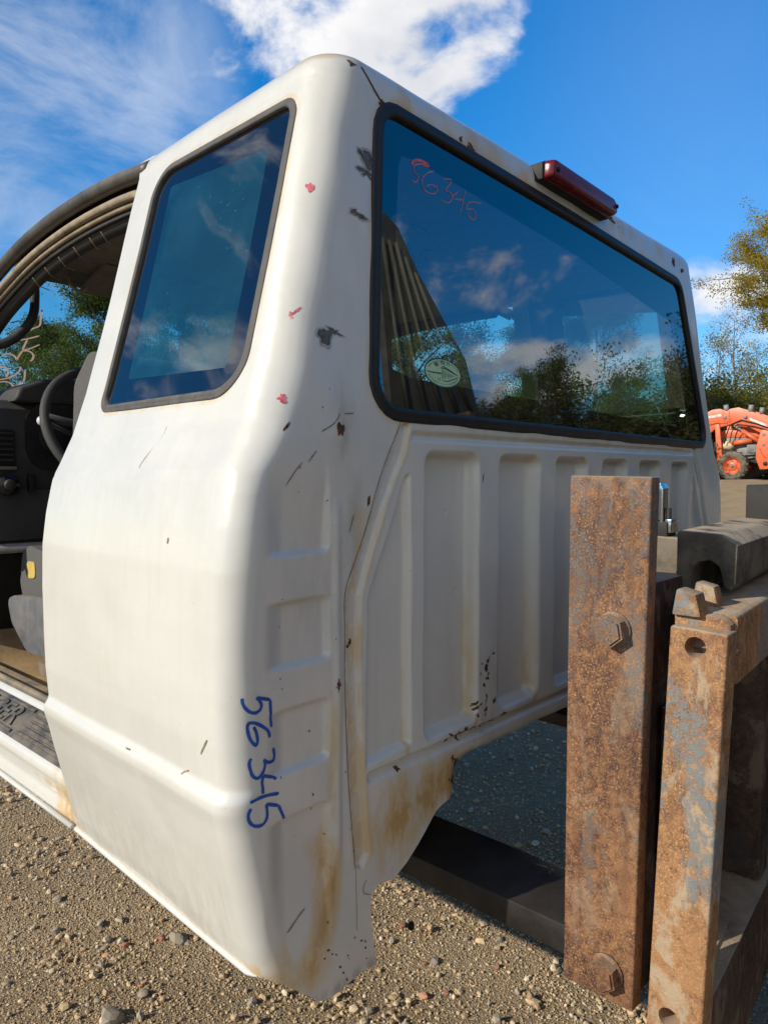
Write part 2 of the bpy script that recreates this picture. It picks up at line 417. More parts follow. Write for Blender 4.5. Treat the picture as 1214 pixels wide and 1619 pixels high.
def rusty(name, dark, mid, bright, pale=.4, paint=.6, speck=.7, dusty=.5, grad=0.0, pcol=(.15, .157, .16)):
    """flaking grey blue paint over rust, with scale, bare streaks, runs and dust"""
    m, t, b = material(name); co = obj_co(t)
    sep = t.node('ShaderNodeSeparateXYZ'); t.l.new(co, sep.inputs[0])
    big = t.noise(co, 5, 6, .6, .3); n1 = t.noise(co, 18, 10, .66, .4); n2 = t.noise(co, 80, 9, .68, .3); n3 = t.noise(co, 340, 4, .75)
    run = t.noise(t.scalev(co, (45, 45, 3.2)), 1.0, 7, .62, .3)
    c = t.mix(t.ramp(t.math('ADD', t.math('MULTIPLY', n2, .6), t.math('MULTIPLY', big, .4)), .38, .60), dark, mid)
    c = t.mix(t.math('MULTIPLY', t.ramp(n3, .50, .64), t.ramp(n1, .36, .62, speck*.25, speck)), c, bright)
    c = t.mix(t.ramp(run, .54, .68, 0, .55), c, tuple(x*.55 for x in mid))
    c = t.mix(t.ramp(t.noise(co, 150, 6, .7), .59, .66, 0, .75), c, (.055, .034, .030))
    ls = t.noise(t.scalev(co, (1, 1, .55)), 20, 9, .68, .6)
    c = t.mix(t.math('MULTIPLY', t.ramp(ls, .52, .62), pale), c, (.44, .355, .25))
    up = t.ramp(sep.outputs[2], .15, .55, 0, grad) if grad else 0.0
    pn = t.noise(t.scalev(co, (1, 1, .5)), 10, 10, .66, .6)
    pm = t.math('MULTIPLY', t.ramp(t.math('ADD', pn, up), .55, .61), t.ramp(n2, .62, .44))
    c = t.mix(t.math('MULTIPLY', pm, paint), c, pcol)
    sc = t.noise(t.scalev(co, (200, 200, 12)), 1.0, 3, .6); scm = t.math('MULTIPLY', t.ramp(sc, .67, .71), t.ramp(big, .52, .6))
    c = t.mix(t.math('MULTIPLY', scm, .5), c, (.50, .45, .38))
    nz = t.node('ShaderNodeSeparateXYZ'); t.l.new(t.node('ShaderNodeNewGeometry').outputs['Normal'], nz.inputs[0])
    df = t.math('MULTIPLY', t.ramp(nz.outputs[2], .35, .95), t.ramp(n1, .25, .6, .4, 1.0))
    c = t.mix(t.math('MULTIPLY', df, dusty), c, (.48, .37, .25))
    t.put(b.inputs['Base Color'], c); t.put(b.inputs['Roughness'], t.ramp(n2, .3, .7, .5, .85))
    b.inputs['Specular IOR Level'].default_value = .35
    h = t.math('ADD', t.math('ADD', t.math('MULTIPLY', n2, .8), t.math('MULTIPLY', n3, .4)), t.math('MULTIPLY', pm, .35))
    t.put(b.inputs['Normal'], t.bump(h, .8, .0024))
    return m
M_rust_plate = rusty('rusted_steel_plate', (.070, .031, .025), (.27, .130, .062), (.50, .29, .12), .22, .50, .78, .5, .09)
M_guard = plain('olive_grey_sheet', (.085, .08, .06), .6, 0, .35, 12, .3, 60, dust=.6, dustcol=(.20, .18, .13))
M_rust_frame = rusty('rusted_frame_steel', (.15, .070, .040), (.36, .185, .085), (.60, .36, .15), .72, .95, .85, .85, 0, (.19, .205, .21))
M_rust_dark = rusty('dark_dusty_steel', (.030, .020, .017), (.095, .055, .036), (.17, .11, .07), .22, .35, .4, .75, 0, (.06, .065, .07))
M_fork = plain('blackened_fork_steel', (.022, .021, .021), .42, .3, .5, 14, .25, 120, dust=.22, dustcol=(.16, .12, .085))
M_black = plain('black_painted_steel', (.012, .012, .013), .7, 0, .3, 20, .1, 150, dust=.05)
M_dusty_black = plain('dusty_black_steel', (.035, .031, .027), .75, 0, .3, 25, .35, 90, dust=1.35, dustcol=(.40, .32, .22))
M_chrome = plain('bright_zinc_steel', (.72, .73, .74), .16, 1.0, .08, 40)
M_rubber_grey = plain('weathered_grey_rubber', (.070, .069, .070), .72, 0, .25, 60, .25, 300, dust=.2)
M_rubber = plain('black_rubber_seal', (.012, .012, .013), .5, 0, .25, 50, .1, 300, dust=.06)
M_molding = plain('faded_black_molding', (.045, .044, .044), .5, 0, .3, 22, .25, 160, dust=.6, dustcol=(.30, .25, .19))
M_tanstrip = plain('dusty_tan_weatherstrip', (.28, .225, .16), .8, 0, .25, 40, .3, 250, dust=.7, dustcol=(.46, .36, .24))
M_plastic = plain('charcoal_interior_plastic', (.020, .020, .022), .65, 0, .15, 30, .2, 500, dust=.10)
M_trim = plain('dark_interior_trim', (.045, .043, .042), .75, 0, .15, 30)
M_liner = plain('grey_headliner_cloth', (.16, .145, .125), .9, 0, .15, 30, .2, 400)
M_cloth = plain('grey_seat_cloth', (.095, .09, .087), .95, 0, .25, 260, .4, 700)
M_seatplastic = plain('grey_seat_plastic', (.11, .115, .13), .42, 0, .2, 30, dust=.5)
M_foam = plain('yellow_seat_foam', (.50, .36, .09), .9)
M_stepplate = plain('grey_step_plastic', (.060, .062, .066), .6, 0, .25, 40, .3, 300, dust=.35)
M_dustfloor = plain('dusty_tan_floor', (.36, .23, .11), .95, 0, .3, 12, .6, 80, dust=.8, dustcol=(.46, .31, .16))
M_silltrim = plain('dusty_sill_trim', (.15, .13, .11), .7, 0, .25, 24, .3, 200, dust=.9, dustcol=(.40, .29, .17))
M_lens = plain('red_lamp_lens', (.15, .007, .013), .26, 0, .2, 30)
M_blue = plain('blue_marker', (.010, .085, .40), .45, 0, .2, 90)
M_pink = plain('pink_marker', (.42, .19, .27), .6, 0, .25, 120)
M_redmark = plain('red_marker', (.60, .12, .15), .55, 0, .4, 200)
M_salmon, t, b = material('salmon_marker'); b.inputs['Base Color'].default_value = (.80, .46, .36, 1); b.inputs['Roughness'].default_value = .6
tl = t.node('ShaderNodeBsdfTranslucent'); tl.inputs[0].default_value = (.85, .50, .40, 1); mx = t.node('ShaderNodeMixShader'); mx.inputs[0].default_value = .6
t.l.new(b.outputs[0], mx.inputs[1]); t.l.new(tl.outputs[0], mx.inputs[2]); t.l.new(mx.outputs[0], [n for n in t.n if n.type == 'OUTPUT_MATERIAL'][0].inputs['Surface'])
M_primer = plain('chip_edge_primer', (.42, .40, .38), .6, 0, .3, 150)
M_darkmark = plain('faint_dark_mark', (.02, .03, .035), .6)
M_chip = plain('grey_primer_chip', (.105, .105, .108), .65, 0, .5, 160, .4, 300)
M_scratch = plain('dark_scratch', (.25, .20, .145), .7, 0, .5, 200)
M_rustspot = plain('rust_spot', (.10, .042, .020), .85, 0, .7, 120, .6, 300)
M_seam = plain('brown_seam_sealer', (.19, .15, .105), .8, 0, .5, 60)
M_sealer = plain('cream_seam_sealer', (.60, .54, .44), .6, 0, .25, 60)
M_white = plain('sticker_white', (.48, .66, .42), .4, 0, .1, 60)
M_green = plain('sticker_green', (.006, .085, .065), .4)
M_knob = plain('grey_knob_plastic', (.55, .55, .57), .3)
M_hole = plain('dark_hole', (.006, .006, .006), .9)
M_gauge = plain('gauge_face', (.012, .012, .014), .25)

def glass(name, tint, ior=1.9, dirt=.06, dcol=(.45, .43, .40)):
    m = bpy.data.materials.new(name); m.use_nodes = True; t = NT(m.node_tree); t.n.clear()
    co = obj_co(t)
    tr = t.node('ShaderNodeBsdfTransparent'); tr.inputs[0].default_value = (*tint, 1)
    gl = t.node('ShaderNodeBsdfGlossy'); gl.inputs['Roughness'].default_value = .0; gl.inputs['Color'].default_value = (.92, .95, 1, 1)
    t.put(gl.inputs['Normal'], t.bump(t.noise(co, 2.2, 2, .5), .05, .004))
    fr = t.node('ShaderNodeFresnel'); back = t.node('ShaderNodeNewGeometry').outputs['Backfacing']
    t.put(fr.inputs['IOR'], t.math('MULTIPLY_ADD', back, 1/ior-ior, ior))
    mx = t.node('ShaderNodeMixShader'); t.l.new(fr.outputs[0], mx.inputs[0]); t.l.new(tr.outputs[0], mx.inputs[1]); t.l.new(gl.outputs[0], mx.inputs[2])
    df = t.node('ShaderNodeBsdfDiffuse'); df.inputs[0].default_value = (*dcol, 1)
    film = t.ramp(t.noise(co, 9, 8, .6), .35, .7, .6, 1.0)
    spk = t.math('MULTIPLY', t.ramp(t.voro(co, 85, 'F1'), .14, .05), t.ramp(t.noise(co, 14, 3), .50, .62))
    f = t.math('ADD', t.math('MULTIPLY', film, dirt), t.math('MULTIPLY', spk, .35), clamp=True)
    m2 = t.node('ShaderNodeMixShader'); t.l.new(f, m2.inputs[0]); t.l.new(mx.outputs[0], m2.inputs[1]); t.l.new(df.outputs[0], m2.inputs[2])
    o = t.node('ShaderNodeOutputMaterial'); t.l.new(m2.outputs[0], o.inputs['Surface'])
    return m
M_glass_rear = glass('tinted_rear_glass', (.50, .68, .58), 3.2, .010)
M_glass_side = glass('dusty_skyfilm_side_glass', (.30, .60, .64), 2.2, .12, (.07, .36, .58))  # blue in the film stands in for sky reflected in the pane
M_glass_front = glass('clear_windscreen', (.80, .90, .86), 1.35, .010)
def frit(name, ior):
    m, t, b = material(name); b.inputs['Base Color'].default_value = (.006, .006, .008, 1)
    b.inputs['Roughness'].default_value = .02; b.inputs['IOR'].default_value = ior
    t.put(b.inputs['Normal'], t.bump(t.noise(obj_co(t), 2.2, 2, .5), .05, .004))
    return m
M_frit = frit('black_glass_border', 2.6)

# --- ground
M_ground, t, b = material('tan_gravel_ground'); co = obj_co(t)
n1 = t.noise(co, .8, 8, .6); n2 = t.noise(co, 45, 8, .7); n3 = t.noise(co, 220, 5, .7)
c = t.mix(t.ramp(t.noise(co, 2.3, 8, .62), .38, .64), (.49, .355, .21), (.58, .44, .275))
c = t.mix(t.ramp(n2, .35, .65, 0, .7), c, (.37, .265, .16))
c = t.mix(t.ramp(n3, .55, .72, 0, .6), c, (.60, .49, .335))
t.put(b.inputs['Base Color'], c); b.inputs['Roughness'].default_value = .95; b.inputs['Specular IOR Level'].default_value = .2
gv = t.voro(co, 150, 'F1'); gv2 = t.voro(co, 330, 'F1')
t.put(b.inputs['Normal'], t.bump(t.math('SUBTRACT', t.math('ADD', n2, t.math('MULTIPLY', n3, .6)), t.math('ADD', t.math('MULTIPLY', gv, 1.1), t.math('MULTIPLY', gv2, .6))), 1.0, .010))
M_gravel, t, b = material('mixed_gravel')
at = t.node('ShaderNodeAttribute', attribute_name='tint')
c = t.mix(t.ramp(t.noise(obj_co(t), 260, 4, .6), .35, .7, 0, .5), at.outputs['Color'], (.47, .34, .185))
t.put(b.inputs['Base Color'], c); b.inputs['Roughness'].default_value = .9; b.inputs['Specular IOR Level'].default_value = .25
def stone_mat(name, col): return plain(name, col, .9, 0, .25, 60, .5, 200, spec=.25, dust=.5, dustcol=(.42, .34, .24))
M_stone = stone_mat('pale_stone', (.36, .31, .25)); M_stone2 = stone_mat('grey_stone', (.22, .20, .185)); M_brick = stone_mat('red_brick_bit', (.36, .13, .085))

# --- vegetation
def leaf_mat(name, a, b_, c_):
    m, t, b = material(name)
    at = t.node('ShaderNodeAttribute', attribute_name='hue').outputs['Fac']
    c = t.mix(t.ramp(at, .0, .55), a, b_); c = t.mix(t.ramp(at, .55, 1.0), c, c_)
    t.put(b.inputs['Base Color'], c); b.inputs['Roughness'].default_value = .6; b.inputs['Specular IOR Level'].default_value = .25
    tl = t.node('ShaderNodeBsdfTranslucent'); t.put(tl.inputs[0], c)
    mx = t.node('ShaderNodeMixShader'); mx.inputs[0].default_value = .55
    o = [n for n in t.n if n.type == 'OUTPUT_MATERIAL'][0]
    t.l.new(b.outputs[0], mx.inputs[1]); t.l.new(tl.outputs[0], mx.inputs[2]); t.l.new(mx.outputs[0], o.inputs['Surface'])
    return m
M_leaf_green = leaf_mat('green_leaves', (.07, .115, .026), (.12, .165, .034), (.22, .22, .045))
M_leaf_mix = leaf_mat('turning_leaves', (.075, .10, .022), (.18, .19, .035), (.38, .29, .04))
M_leaf_yellow = leaf_mat('yellow_leaves', (.26, .21, .03), (.44, .34, .04), (.56, .42, .05))
M_leaf_dark = leaf_mat('dark_shrub_leaves', (.035, .05, .016), (.075, .085, .022), (.16, .12, .03))
M_bark = plain('grey_bark', (.13, .115, .095), .9, 0, .4, 8, .5, 40)
# --- tractor
M_orange = plain('orange_tractor_paint', (.70, .12, .035), .42, 0, .12, 5, dust=.35)
M_tyre = plain('dusty_tyre', (.12, .10, .08), .9, 0, .3, 12, dust=.5)
M_engine = plain('grey_engine_cover', (.17, .18, .18), .6, 0, .4, 6, dust=.4)
M_pin = plain('grey_steel_pin', (.25, .25, .25), .5)
M_tan = plain('tan_canister', (.62, .52, .34), .5)
# ================================================================ ground
CAMP = np.array([-.512, -.698])
GZ = -1.28
def ground_z(x, y):
    r = np.hypot(np.asarray(x)-1.0, np.asarray(y)-.5)
    return GZ + 1.21*smooth(6, 20, r) + .016*np.sin(np.asarray(x)*3.1+1)*np.sin(np.asarray(y)*2.7) + .009*np.sin(np.asarray(x)*9+np.asarray(y)*7)
rr = np.r_[0.0, np.geomspace(.12, 900, 170)]; aa = np.linspace(0, 2*np.pi, 241)[:-1]
gx = 1.0+rr[:, None]*np.cos(aa)[None]; gy = .5+rr[:, None]*np.sin(aa)[None]
GV = np.stack([gx, gy, ground_z(gx, gy)], -1).reshape(-1, 3)
nr_, na_ = len(rr), len(aa)
ii = np.arange(nr_-1)[:, None]*na_; jj = np.arange(na_)[None]; j2 = (jj+1) % na_
GF = np.stack([ii+jj, ii+na_+jj, ii+na_+j2, ii+j2], -1).reshape(-1, 4)
props(link('ground', np_mesh('ground', GV, GF), None, M_ground), kind='structure')

# gravel: faceted pebbles in three sizes
def ico():
    p = (1+5**.5)/2
    v = np.array([(-1,p,0),(1,p,0),(-1,-p,0),(1,-p,0),(0,-1,p),(0,1,p),(0,-1,-p),(0,1,-p),(p,0,-1),(p,0,1),(-p,0,-1),(-p,0,1)])
    f = [(0,11,5),(0,5,1),(0,1,7),(0,7,10),(0,10,11),(1,5,9),(5,11,4),(11,10,2),(10,7,6),(7,1,8),(3,9,4),(3,4,2),(3,2,6),(3,6,8),(3,8,9),(4,9,5),(2,4,11),(6,2,10),(8,6,7),(9,8,1)]
    return v/np.linalg.norm(v[0]), np.array(f)
ICO_V, ICO_F = ico()
def pebbles(n, xr, yr_, smin, smax, reject=None):
    x = rng.uniform(*xr, n); y = rng.uniform(*yr_, n)
    if reject is not None:
        k = reject(x, y); x, y = x[k], y[k]; n = len(x)
    s = smin+(smax-smin)*rng.random(n)**2.6
    var = ICO_V[None]*rng.uniform(.72, 1.22, (24, 12, 1))*rng.uniform(.55, 1.15, (24, 1, 3))
    q = var[rng.integers(0, 24, n)]
    a = rng.uniform(0, 2*np.pi, n); c, s_ = np.cos(a), np.sin(a)
    X = q[..., 0]*c[:, None]-q[..., 1]*s_[:, None]; Y = q[..., 0]*s_[:, None]+q[..., 1]*c[:, None]; Z = q[..., 2]*.75
    V = np.stack([X, Y, Z], -1)*s[:, None, None]
    V[..., 0] += x[:, None]; V[..., 1] += y[:, None]; V[..., 2] += (ground_z(x, y)+s*rng.uniform(.05, .65, n))[:, None]
    F = (ICO_F[None]+(np.arange(n)*12)[:, None, None]).reshape(-1, 3)
    pal = np.array([(.60,.44,.27),(.51,.37,.22),(.66,.54,.385),(.41,.305,.20),(.37,.325,.28),(.68,.60,.46),(.55,.35,.19),(.46,.21,.13)])
    pr = np.array([.26,.24,.16,.12,.09,.07,.05,.01])
    col = pal[rng.choice(len(pal), n, p=pr)]*rng.uniform(.75, 1.2, (n, 1))
    return V.reshape(-1, 3), F, np.repeat(col, 12, 0)
def dist(x, y): return np.hypot(x-CAMP[0], y-CAMP[1])
def patchy(x, y): return .5+.5*np.sin(x*5.1+y*2.3)*np.sin(y*4.3-x*1.7+1)
parts_ = [pebbles(98000, (-.35, 2.0), (-.4, 2.8), .0020, .0050, lambda x, y: (rng.random(len(x)) < (.55+.45*patchy(x, y)))*(dist(x, y) < 3.1)*(dist(x, y) > 1.45)),
          pebbles(19000, (-.5, 3.2), (-.6, 3.8), .0035, .0095, lambda x, y: rng.random(len(x)) < .45+.55*patchy(x+2, y)),
          pebbles(22000, (-.4, 3.0), (-.5, 3.6), .0050, .0165, lambda x, y: rng.random(len(x)) < np.clip(patchy(x*1.7+2, y*1.5)**2*1.3, .10, 1)*.7),
          pebbles(4000, (2.0, 9), (-3, 8), .006, .02)]
off = 0; Vs, Fs, Cs = [], [], []
for V, F, c in parts_: Vs.append(V); Fs.append(F+off); Cs.append(c); off += len(V)
gm = np_mesh('gravel', np.vstack(Vs), np.vstack(Fs), False)
ca = gm.attributes.new('tint', 'FLOAT_COLOR', 'POINT'); cc = np.vstack(Cs)
ca.data.foreach_set('color', np.c_[cc, np.ones(len(cc))].astype(np.float32).ravel())
props(link('gravel', gm, None, M_gravel), kind='stuff')
# the few stones one can pick out
def stone_mesh(seed, flat):
    r = np.random.default_rng(seed); bm = bmesh.new(); bmesh.ops.create_icosphere(bm, subdivisions=2, radius=1)
    d = r.normal(size=(11, 3)); d /= np.linalg.norm(d, axis=1)[:, None]; lim = r.uniform(.58, .88, 11)
    for v in bm.verts:
        p = np.array(v.co)
        for k in range(11):
            e = p@d[k]
            if e > lim[k]: p = p-d[k]*(e-lim[k])
        v.co = Vector(p*(1+r.normal()*.03))*1.0; v.co.z *= flat
    return bm_mesh('stone', bm, False)
SM = [stone_mesh(i, f) for i, f in enumerate((.55, .7, .5, .65))]
for m_, mt in zip(SM, (M_stone, M_stone2, M_stone, M_brick)): m_.materials.append(mt)
def stone(x, y, size, kind, label, group):
    o = bpy.data.objects.new('stone' if kind != 3 else 'brick_fragment', SM[kind]); COLL.objects.link(o)
    o.location = (x, y, float(ground_z(x, y))+size*.25); o.rotation_euler = (rng.uniform(-.3,.3), rng.uniform(-.3,.3), rng.uniform(0, 6.3)); o.scale = (size, size*rng.uniform(.7, 1), size)
    props(o, label, 'stone' if kind != 3 else 'brick bit', group)
stone(.25, .86, .036, 0, 'largest pale angular stone lying on the gravel at the bottom left corner', None)
stone(.53, 1.03, .030, 2, 'broad tan stone lying on the gravel below the middle of the white rocker', None)
for k in range(26):
    x, y = rng.uniform(.05, 1.5), rng.uniform(.1, 2.1)
    if dist(x, y) < 1.5: continue
    stone(x, y, rng.uniform(.010, .019), 0 if k % 3 else 2, 'small pale stone lying loose on the sunlit gravel', 'small pale stones on the gravel')
for k in range(14):
    x, y = rng.uniform(.0, 1.8), rng.uniform(.1, 2.0)
    if dist(x, y) < 1.5: continue
    stone(x, y, rng.uniform(.009, .016), 1, 'small dark grey stone lying loose on the gravel', 'small grey stones on the gravel')
for k in range(10):
    x, y = [(.50,1.07),(.42,1.12),(.93,.48),(1.0,.62),(1.05,.33),(.88,.37),(1.55,.95),(1.75,1.05),(.15,1.6),(.2,1.5)][k]
    stone(x, y, rng.uniform(.008, .015), 3, 'reddish brick fragment lying among the gravel', 'brick fragments on the gravel')

# ================================================================ vegetation
def plant_meshes(seed, height, crown_r, crown_base, nbr, leaves, leaf, trunk_r, spread=.30, shrub=False, lean=.0):
    r = np.random.default_rng(seed); tubes = []; cl = []
    nt = 9; hz = np.linspace(0, height*(.92 if not shrub else .6), nt)
    wob = np.cumsum(r.normal(0, .05*height/9, (nt, 2)), 0); wob[0] = 0
    T = np.c_[wob[:, 0]+lean*hz, wob[:, 1], hz]
    if not shrub:
        V, Fq, Ft = tube_arrays(T, np.linspace(trunk_r, trunk_r*.15, nt), 7); tubes.append((V, np.vstack([Fq[:, :3], Fq[:, [0, 2, 3]], Ft])))
    for i in range(nbr):
        u = (i+r.random())/nbr; z0 = crown_base+(height*.93-crown_base)*u if not shrub else height*.05
        p0 = np.array([np.interp(z0, hz, T[:, 0]), np.interp(z0, hz, T[:, 1]), z0])
        az = i*2.399+r.normal(0, .4); prof = math.sin(math.pi*min(1, (.16+.80*u)))**.7
        if shrub: prof = 1; el = r.uniform(.15, 1.35); ln = (crown_r*math.cos(el)**1.0+height*.85*math.sin(el))*r.uniform(.65, 1.0)
        else: el = r.uniform(.35, .75)+.5*u; ln = crown_r*prof*r.uniform(.7, 1.15)/max(.5, math.cos(el))*.85
        dv = np.array([math.cos(az)*math.cos(el), math.sin(az)*math.cos(el), math.sin(el)])
        m = 6; tt = np.linspace(0, 1, m)
        B = p0+dv*ln*tt[:, None]+np.cumsum(r.normal(0, .035*ln, (m, 3)), 0)+np.array([0, 0, -.12*ln])*(tt[:, None]**2)
        br = max(.006, trunk_r*.32*(1-.6*u))
        V, Fq, Ft = tube_arrays(B, np.linspace(br, .004, m), 5); tubes.append((V, np.vstack([Fq[:, :3], Fq[:, [0, 2, 3]], Ft])))
        for k in range((6 if leaves > 9000 else 4) if not shrub else 5):
            t0 = r.uniform(.35, .95); q0 = B[0]*(1-t0)+B[-1]*t0
            q0 = np.array([np.interp(t0, tt, B[:, c]) for c in range(3)])
            d2 = dv+r.normal(0, .75, 3); d2 /= np.linalg.norm(d2); l2 = ln*r.uniform(.22, .45)
            Q = q0+d2*l2*np.linspace(0, 1, 4)[:, None]+np.cumsum(r.normal(0, .03*l2, (4, 3)), 0)
            V, Fq, Ft = tube_arrays(Q, np.linspace(br*.5, .003, 4), 4); tubes.append((V, np.vstack([Fq[:, :3], Fq[:, [0, 2, 3]], Ft])))
            hue = r.random()
            for s_ in (.35, .65, 1.0): cl.append((*(q0+(Q[-1]-q0)*s_), hue))
        hue = r.random()
        for s_ in (.6, .8, 1.0): cl.append((*[np.interp(s_, tt, B[:, c]) for c in range(3)], hue))
    cl = np.array(cl); w_ = r.random(len(cl))**1.2+.08; w_ /= w_.sum()
    idx = r.choice(len(cl), leaves, p=w_); cen = cl[idx, :3]+np.clip(r.normal(0, .8, (leaves, 3)), -1.25, 1.25)*spread*np.array([1, 1, .75])
    cen[:, 2] = np.maximum(cen[:, 2], .05)
    a = r.normal(size=(leaves, 3)); a /= np.linalg.norm(a, axis=1)[:, None]; b_ = np.cross(a, r.normal(size=(leaves, 3))); b_ /= np.linalg.norm(b_, axis=1)[:, None]
    sz_ = leaf*r.uniform(.6, 1.35, (leaves, 1))
    LV = np.stack([cen-a*sz_, cen-b_*sz_*.5, cen+a*sz_, cen+b_*sz_*.5], 1).reshape(-1, 3)
    LF = np.arange(leaves*4).reshape(-1, 4)
    lm = np_mesh('crown', LV, LF, False)
    hue = np.clip(.6*cl[idx, 3]+.4*r.random(leaves), 0, 1)
    lm.attributes.new('hue', 'FLOAT', 'POINT').data.foreach_set('value', np.repeat(hue, 4).astype(np.float32))
    tm = join('trunk', tubes); tm.materials.append(M_bark)
    return tm, lm
def plant(name, meshes, mat, az, d, scale, rot, label, cat, group=None, foliage='crown', stem='trunk'):
    x = CAMP[0]+d*math.cos(R(az)); y = CAMP[1]+d*math.sin(R(az))
    root = thing(name, label, cat, (x, y, float(ground_z(x, y))-.03), group)
    root.rotation_euler = (0, 0, rot); root.scale = (scale,)*3
    for nm, me in ((stem, meshes[0]), (foliage, meshes[1])):
        o = bpy.data.objects.new(nm, me); COLL.objects.link(o); o.parent = root
        if nm == foliage:
            if not len(me.materials): me.materials.append(mat)
            if me.materials[0] != mat: o.material_slots[0].link = 'OBJECT'; o.material_slots[0].material = mat
    return root
T_full = plant_meshes(11, 7.0, 2.5, 1.0, 36, 72000, .040, .16, .23)
T_full2 = plant_meshes(12, 6.2, 2.1, .7, 34, 62000, .038, .13, .22)
T_yellow = plant_meshes(13, 9.2, 3.0, 5.3, 32, 56000, .042, .17, .22)
T_sparse = plant_meshes(14, 8.2, 1.5, 1.8, 22, 2600, .038, .085, .30)
T_sparse2 = plant_meshes(15, 6.6, 1.2, 1.4, 20, 2800, .038, .07, .28)
S_a = plant_meshes(21, 3.3, 1.7, 0, 36, 38000, .036, .05, .20, True)
S_b = plant_meshes(22, 2.6, 1.8, 0, 34, 36000, .036, .05, .20, True)
# right of the cab, behind the tractor
plant('autumn_tree', T_yellow, M_leaf_yellow, 13.3, 26, .80, .6, 'tall yellow leaved autumn tree whose crown enters at the right edge above the tractor', 'tree')
plant('bare_tree', T_sparse, M_leaf_yellow, 16.8, 33, .86, 1.2, 'tall nearly bare tree with thin grey stems standing behind the orange tractor', 'tree')
plant('bare_tree', T_sparse2, M_leaf_mix, 18.0, 35, 1.0, 2.9, 'shorter nearly bare tree right beside the far edge of the white cab', 'tree')
plant('bare_tree', T_sparse2, M_leaf_yellow, 15.2, 35, .9, .3, 'thin pale tree at the right edge below the yellow crown', 'tree')
for az, d, me, mt, sc, lab in [(17.9, 31, S_a, M_leaf_dark, 1.15, 'dark shrub directly beside the far edge of the white cab'),
        (16.3, 29.5, S_b, M_leaf_dark, 1.25, 'dark green shrub straight behind the orange loader arm'),
        (14.6, 30, S_a, M_leaf_mix, 1.05, 'olive shrub at the right edge of the photo behind the tractor'),
        (16.9, 34, S_a, M_leaf_mix, 1.5, 'tall yellowish shrub around the foot of the bare tree'),
        (15.4, 33.5, S_a, M_leaf_yellow, 1.35, 'golden shrub between the bare tree and the right edge'),
        (18.8, 33, S_b, M_leaf_mix, 1.7, 'large shrub mostly hidden by the far side of the cab')]:
    plant('shrub', me, mt, az, d, sc, az*1.7, lab, 'shrub', None, 'foliage', 'stems')
# ahead of the cab, seen through the windscreen
for az, d, me, mt, sc, lab in [(63.0, 19, T_full, M_leaf_green, .70, 'dense green tree filling the right of the windscreen view'),
        (67.6, 21, T_full2, M_leaf_green, .63, 'green tree with gaps of sky in the middle of the windscreen view'),
        (72.0, 22, T_full2, M_leaf_green, .46, 'green tree behind the grab handle at the left of the windscreen'),
        (58.0, 22, T_full, M_leaf_green, .75, 'green tree ahead of the cab hidden by its window pillar')]:
    plant('leafy_tree', me, mt, az, d, sc, az, lab, 'tree')
for az, d, mt, sc in [(69, 16, M_leaf_mix, .55), (65.3, 17.5, M_leaf_yellow, .55), (72.5, 15.5, M_leaf_mix, .5), (61.5, 17, M_leaf_mix, .6)]:
    plant('shrub', S_a, mt, az, d, sc, az, 'low yellowing shrub at the foot of the trees ahead of the windscreen', 'shrub', 'shrubs ahead of the windscreen', 'foliage', 'stems')
# beyond the far windows and behind the camera (mirrored in the back window)
k = 0
for az in list(np.arange(26.5, 56, 4.6))+list(np.arange(-58, 7, 3.4)):
    d = 25+6*((k*37) % 10)/10
    me = (T_full, T_full2, T_full2, T_full)[k % 4]; mt = (M_leaf_mix, M_leaf_green, M_leaf_yellow, M_leaf_green, M_leaf_mix)[k % 5]
    sc = ((.78, .95, .70, 1.0, .66) if az > 12 else (.62, .72, .56, .78, .60))[k % 5]
    side_ = 'mirrored in the back window of the cab' if az < 12 else 'seen through the far windows of the cab'
    plant('leafy_tree', me, mt, float(az), d, sc, k*1.3, 'leafy autumn tree '+side_, 'tree', 'trees '+side_)
    if az < -9 or (k % 2 == 0 and az > 12): plant('shrub', (S_a, S_b)[k % 4 > 1], (M_leaf_dark, M_leaf_mix)[k % 3 == 0], float(az)+1.6, d-3, 1.1+.35*(k % 3)*(az < 12), k*.7, 'dark shrub '+side_, 'shrub', 'shrubs '+side_, 'foliage', 'stems')
    k += 1
# ================================================================ the white cab
CAB = thing('pickup_cab', 'white extended pickup truck cab cut from its truck and held up on black forks', 'truck cab', (.85, .6, -.70))
SIDE_WIN = round_poly([(.079,.112),(.493,.115),(.489,.544),(.091,.533)], [.056,.028,.050,.032], 10)
REAR_WIN = round_poly([(.227,.092),(.85,.090),(1.578,.088),(1.428,.511),(.85,.531),(.268,.545)], [.052,0,.033,.050,0,.046], 10)
OUTLINE = [(-.2,-.640),(.040,-.640),(.060,-.652),(.091,-.679),(.120,-.705),(.140,-.712),(.180,-.707),(.206,-.706),(.234,-.712),(.229,-.69),(.223,-.655),
    (.219,-.622),(.222,-.598),(.24,-.592),(.270,-.600),(.30,-.586),(.34,-.555),(.371,-.531),(.390,-.525),(.404,-.523),(.425,-.512),(.440,-.500),(.447,-.488),(.452,-.472),(.470,-.462),(.50,-.464),(.60,-.470),(.86,-.474)]
OUTLINE = OUTLINE + [(CAB_W-a, b) for a, b in OUTLINE[::-1]] + [(2,1.2),(-.4,1.2)]

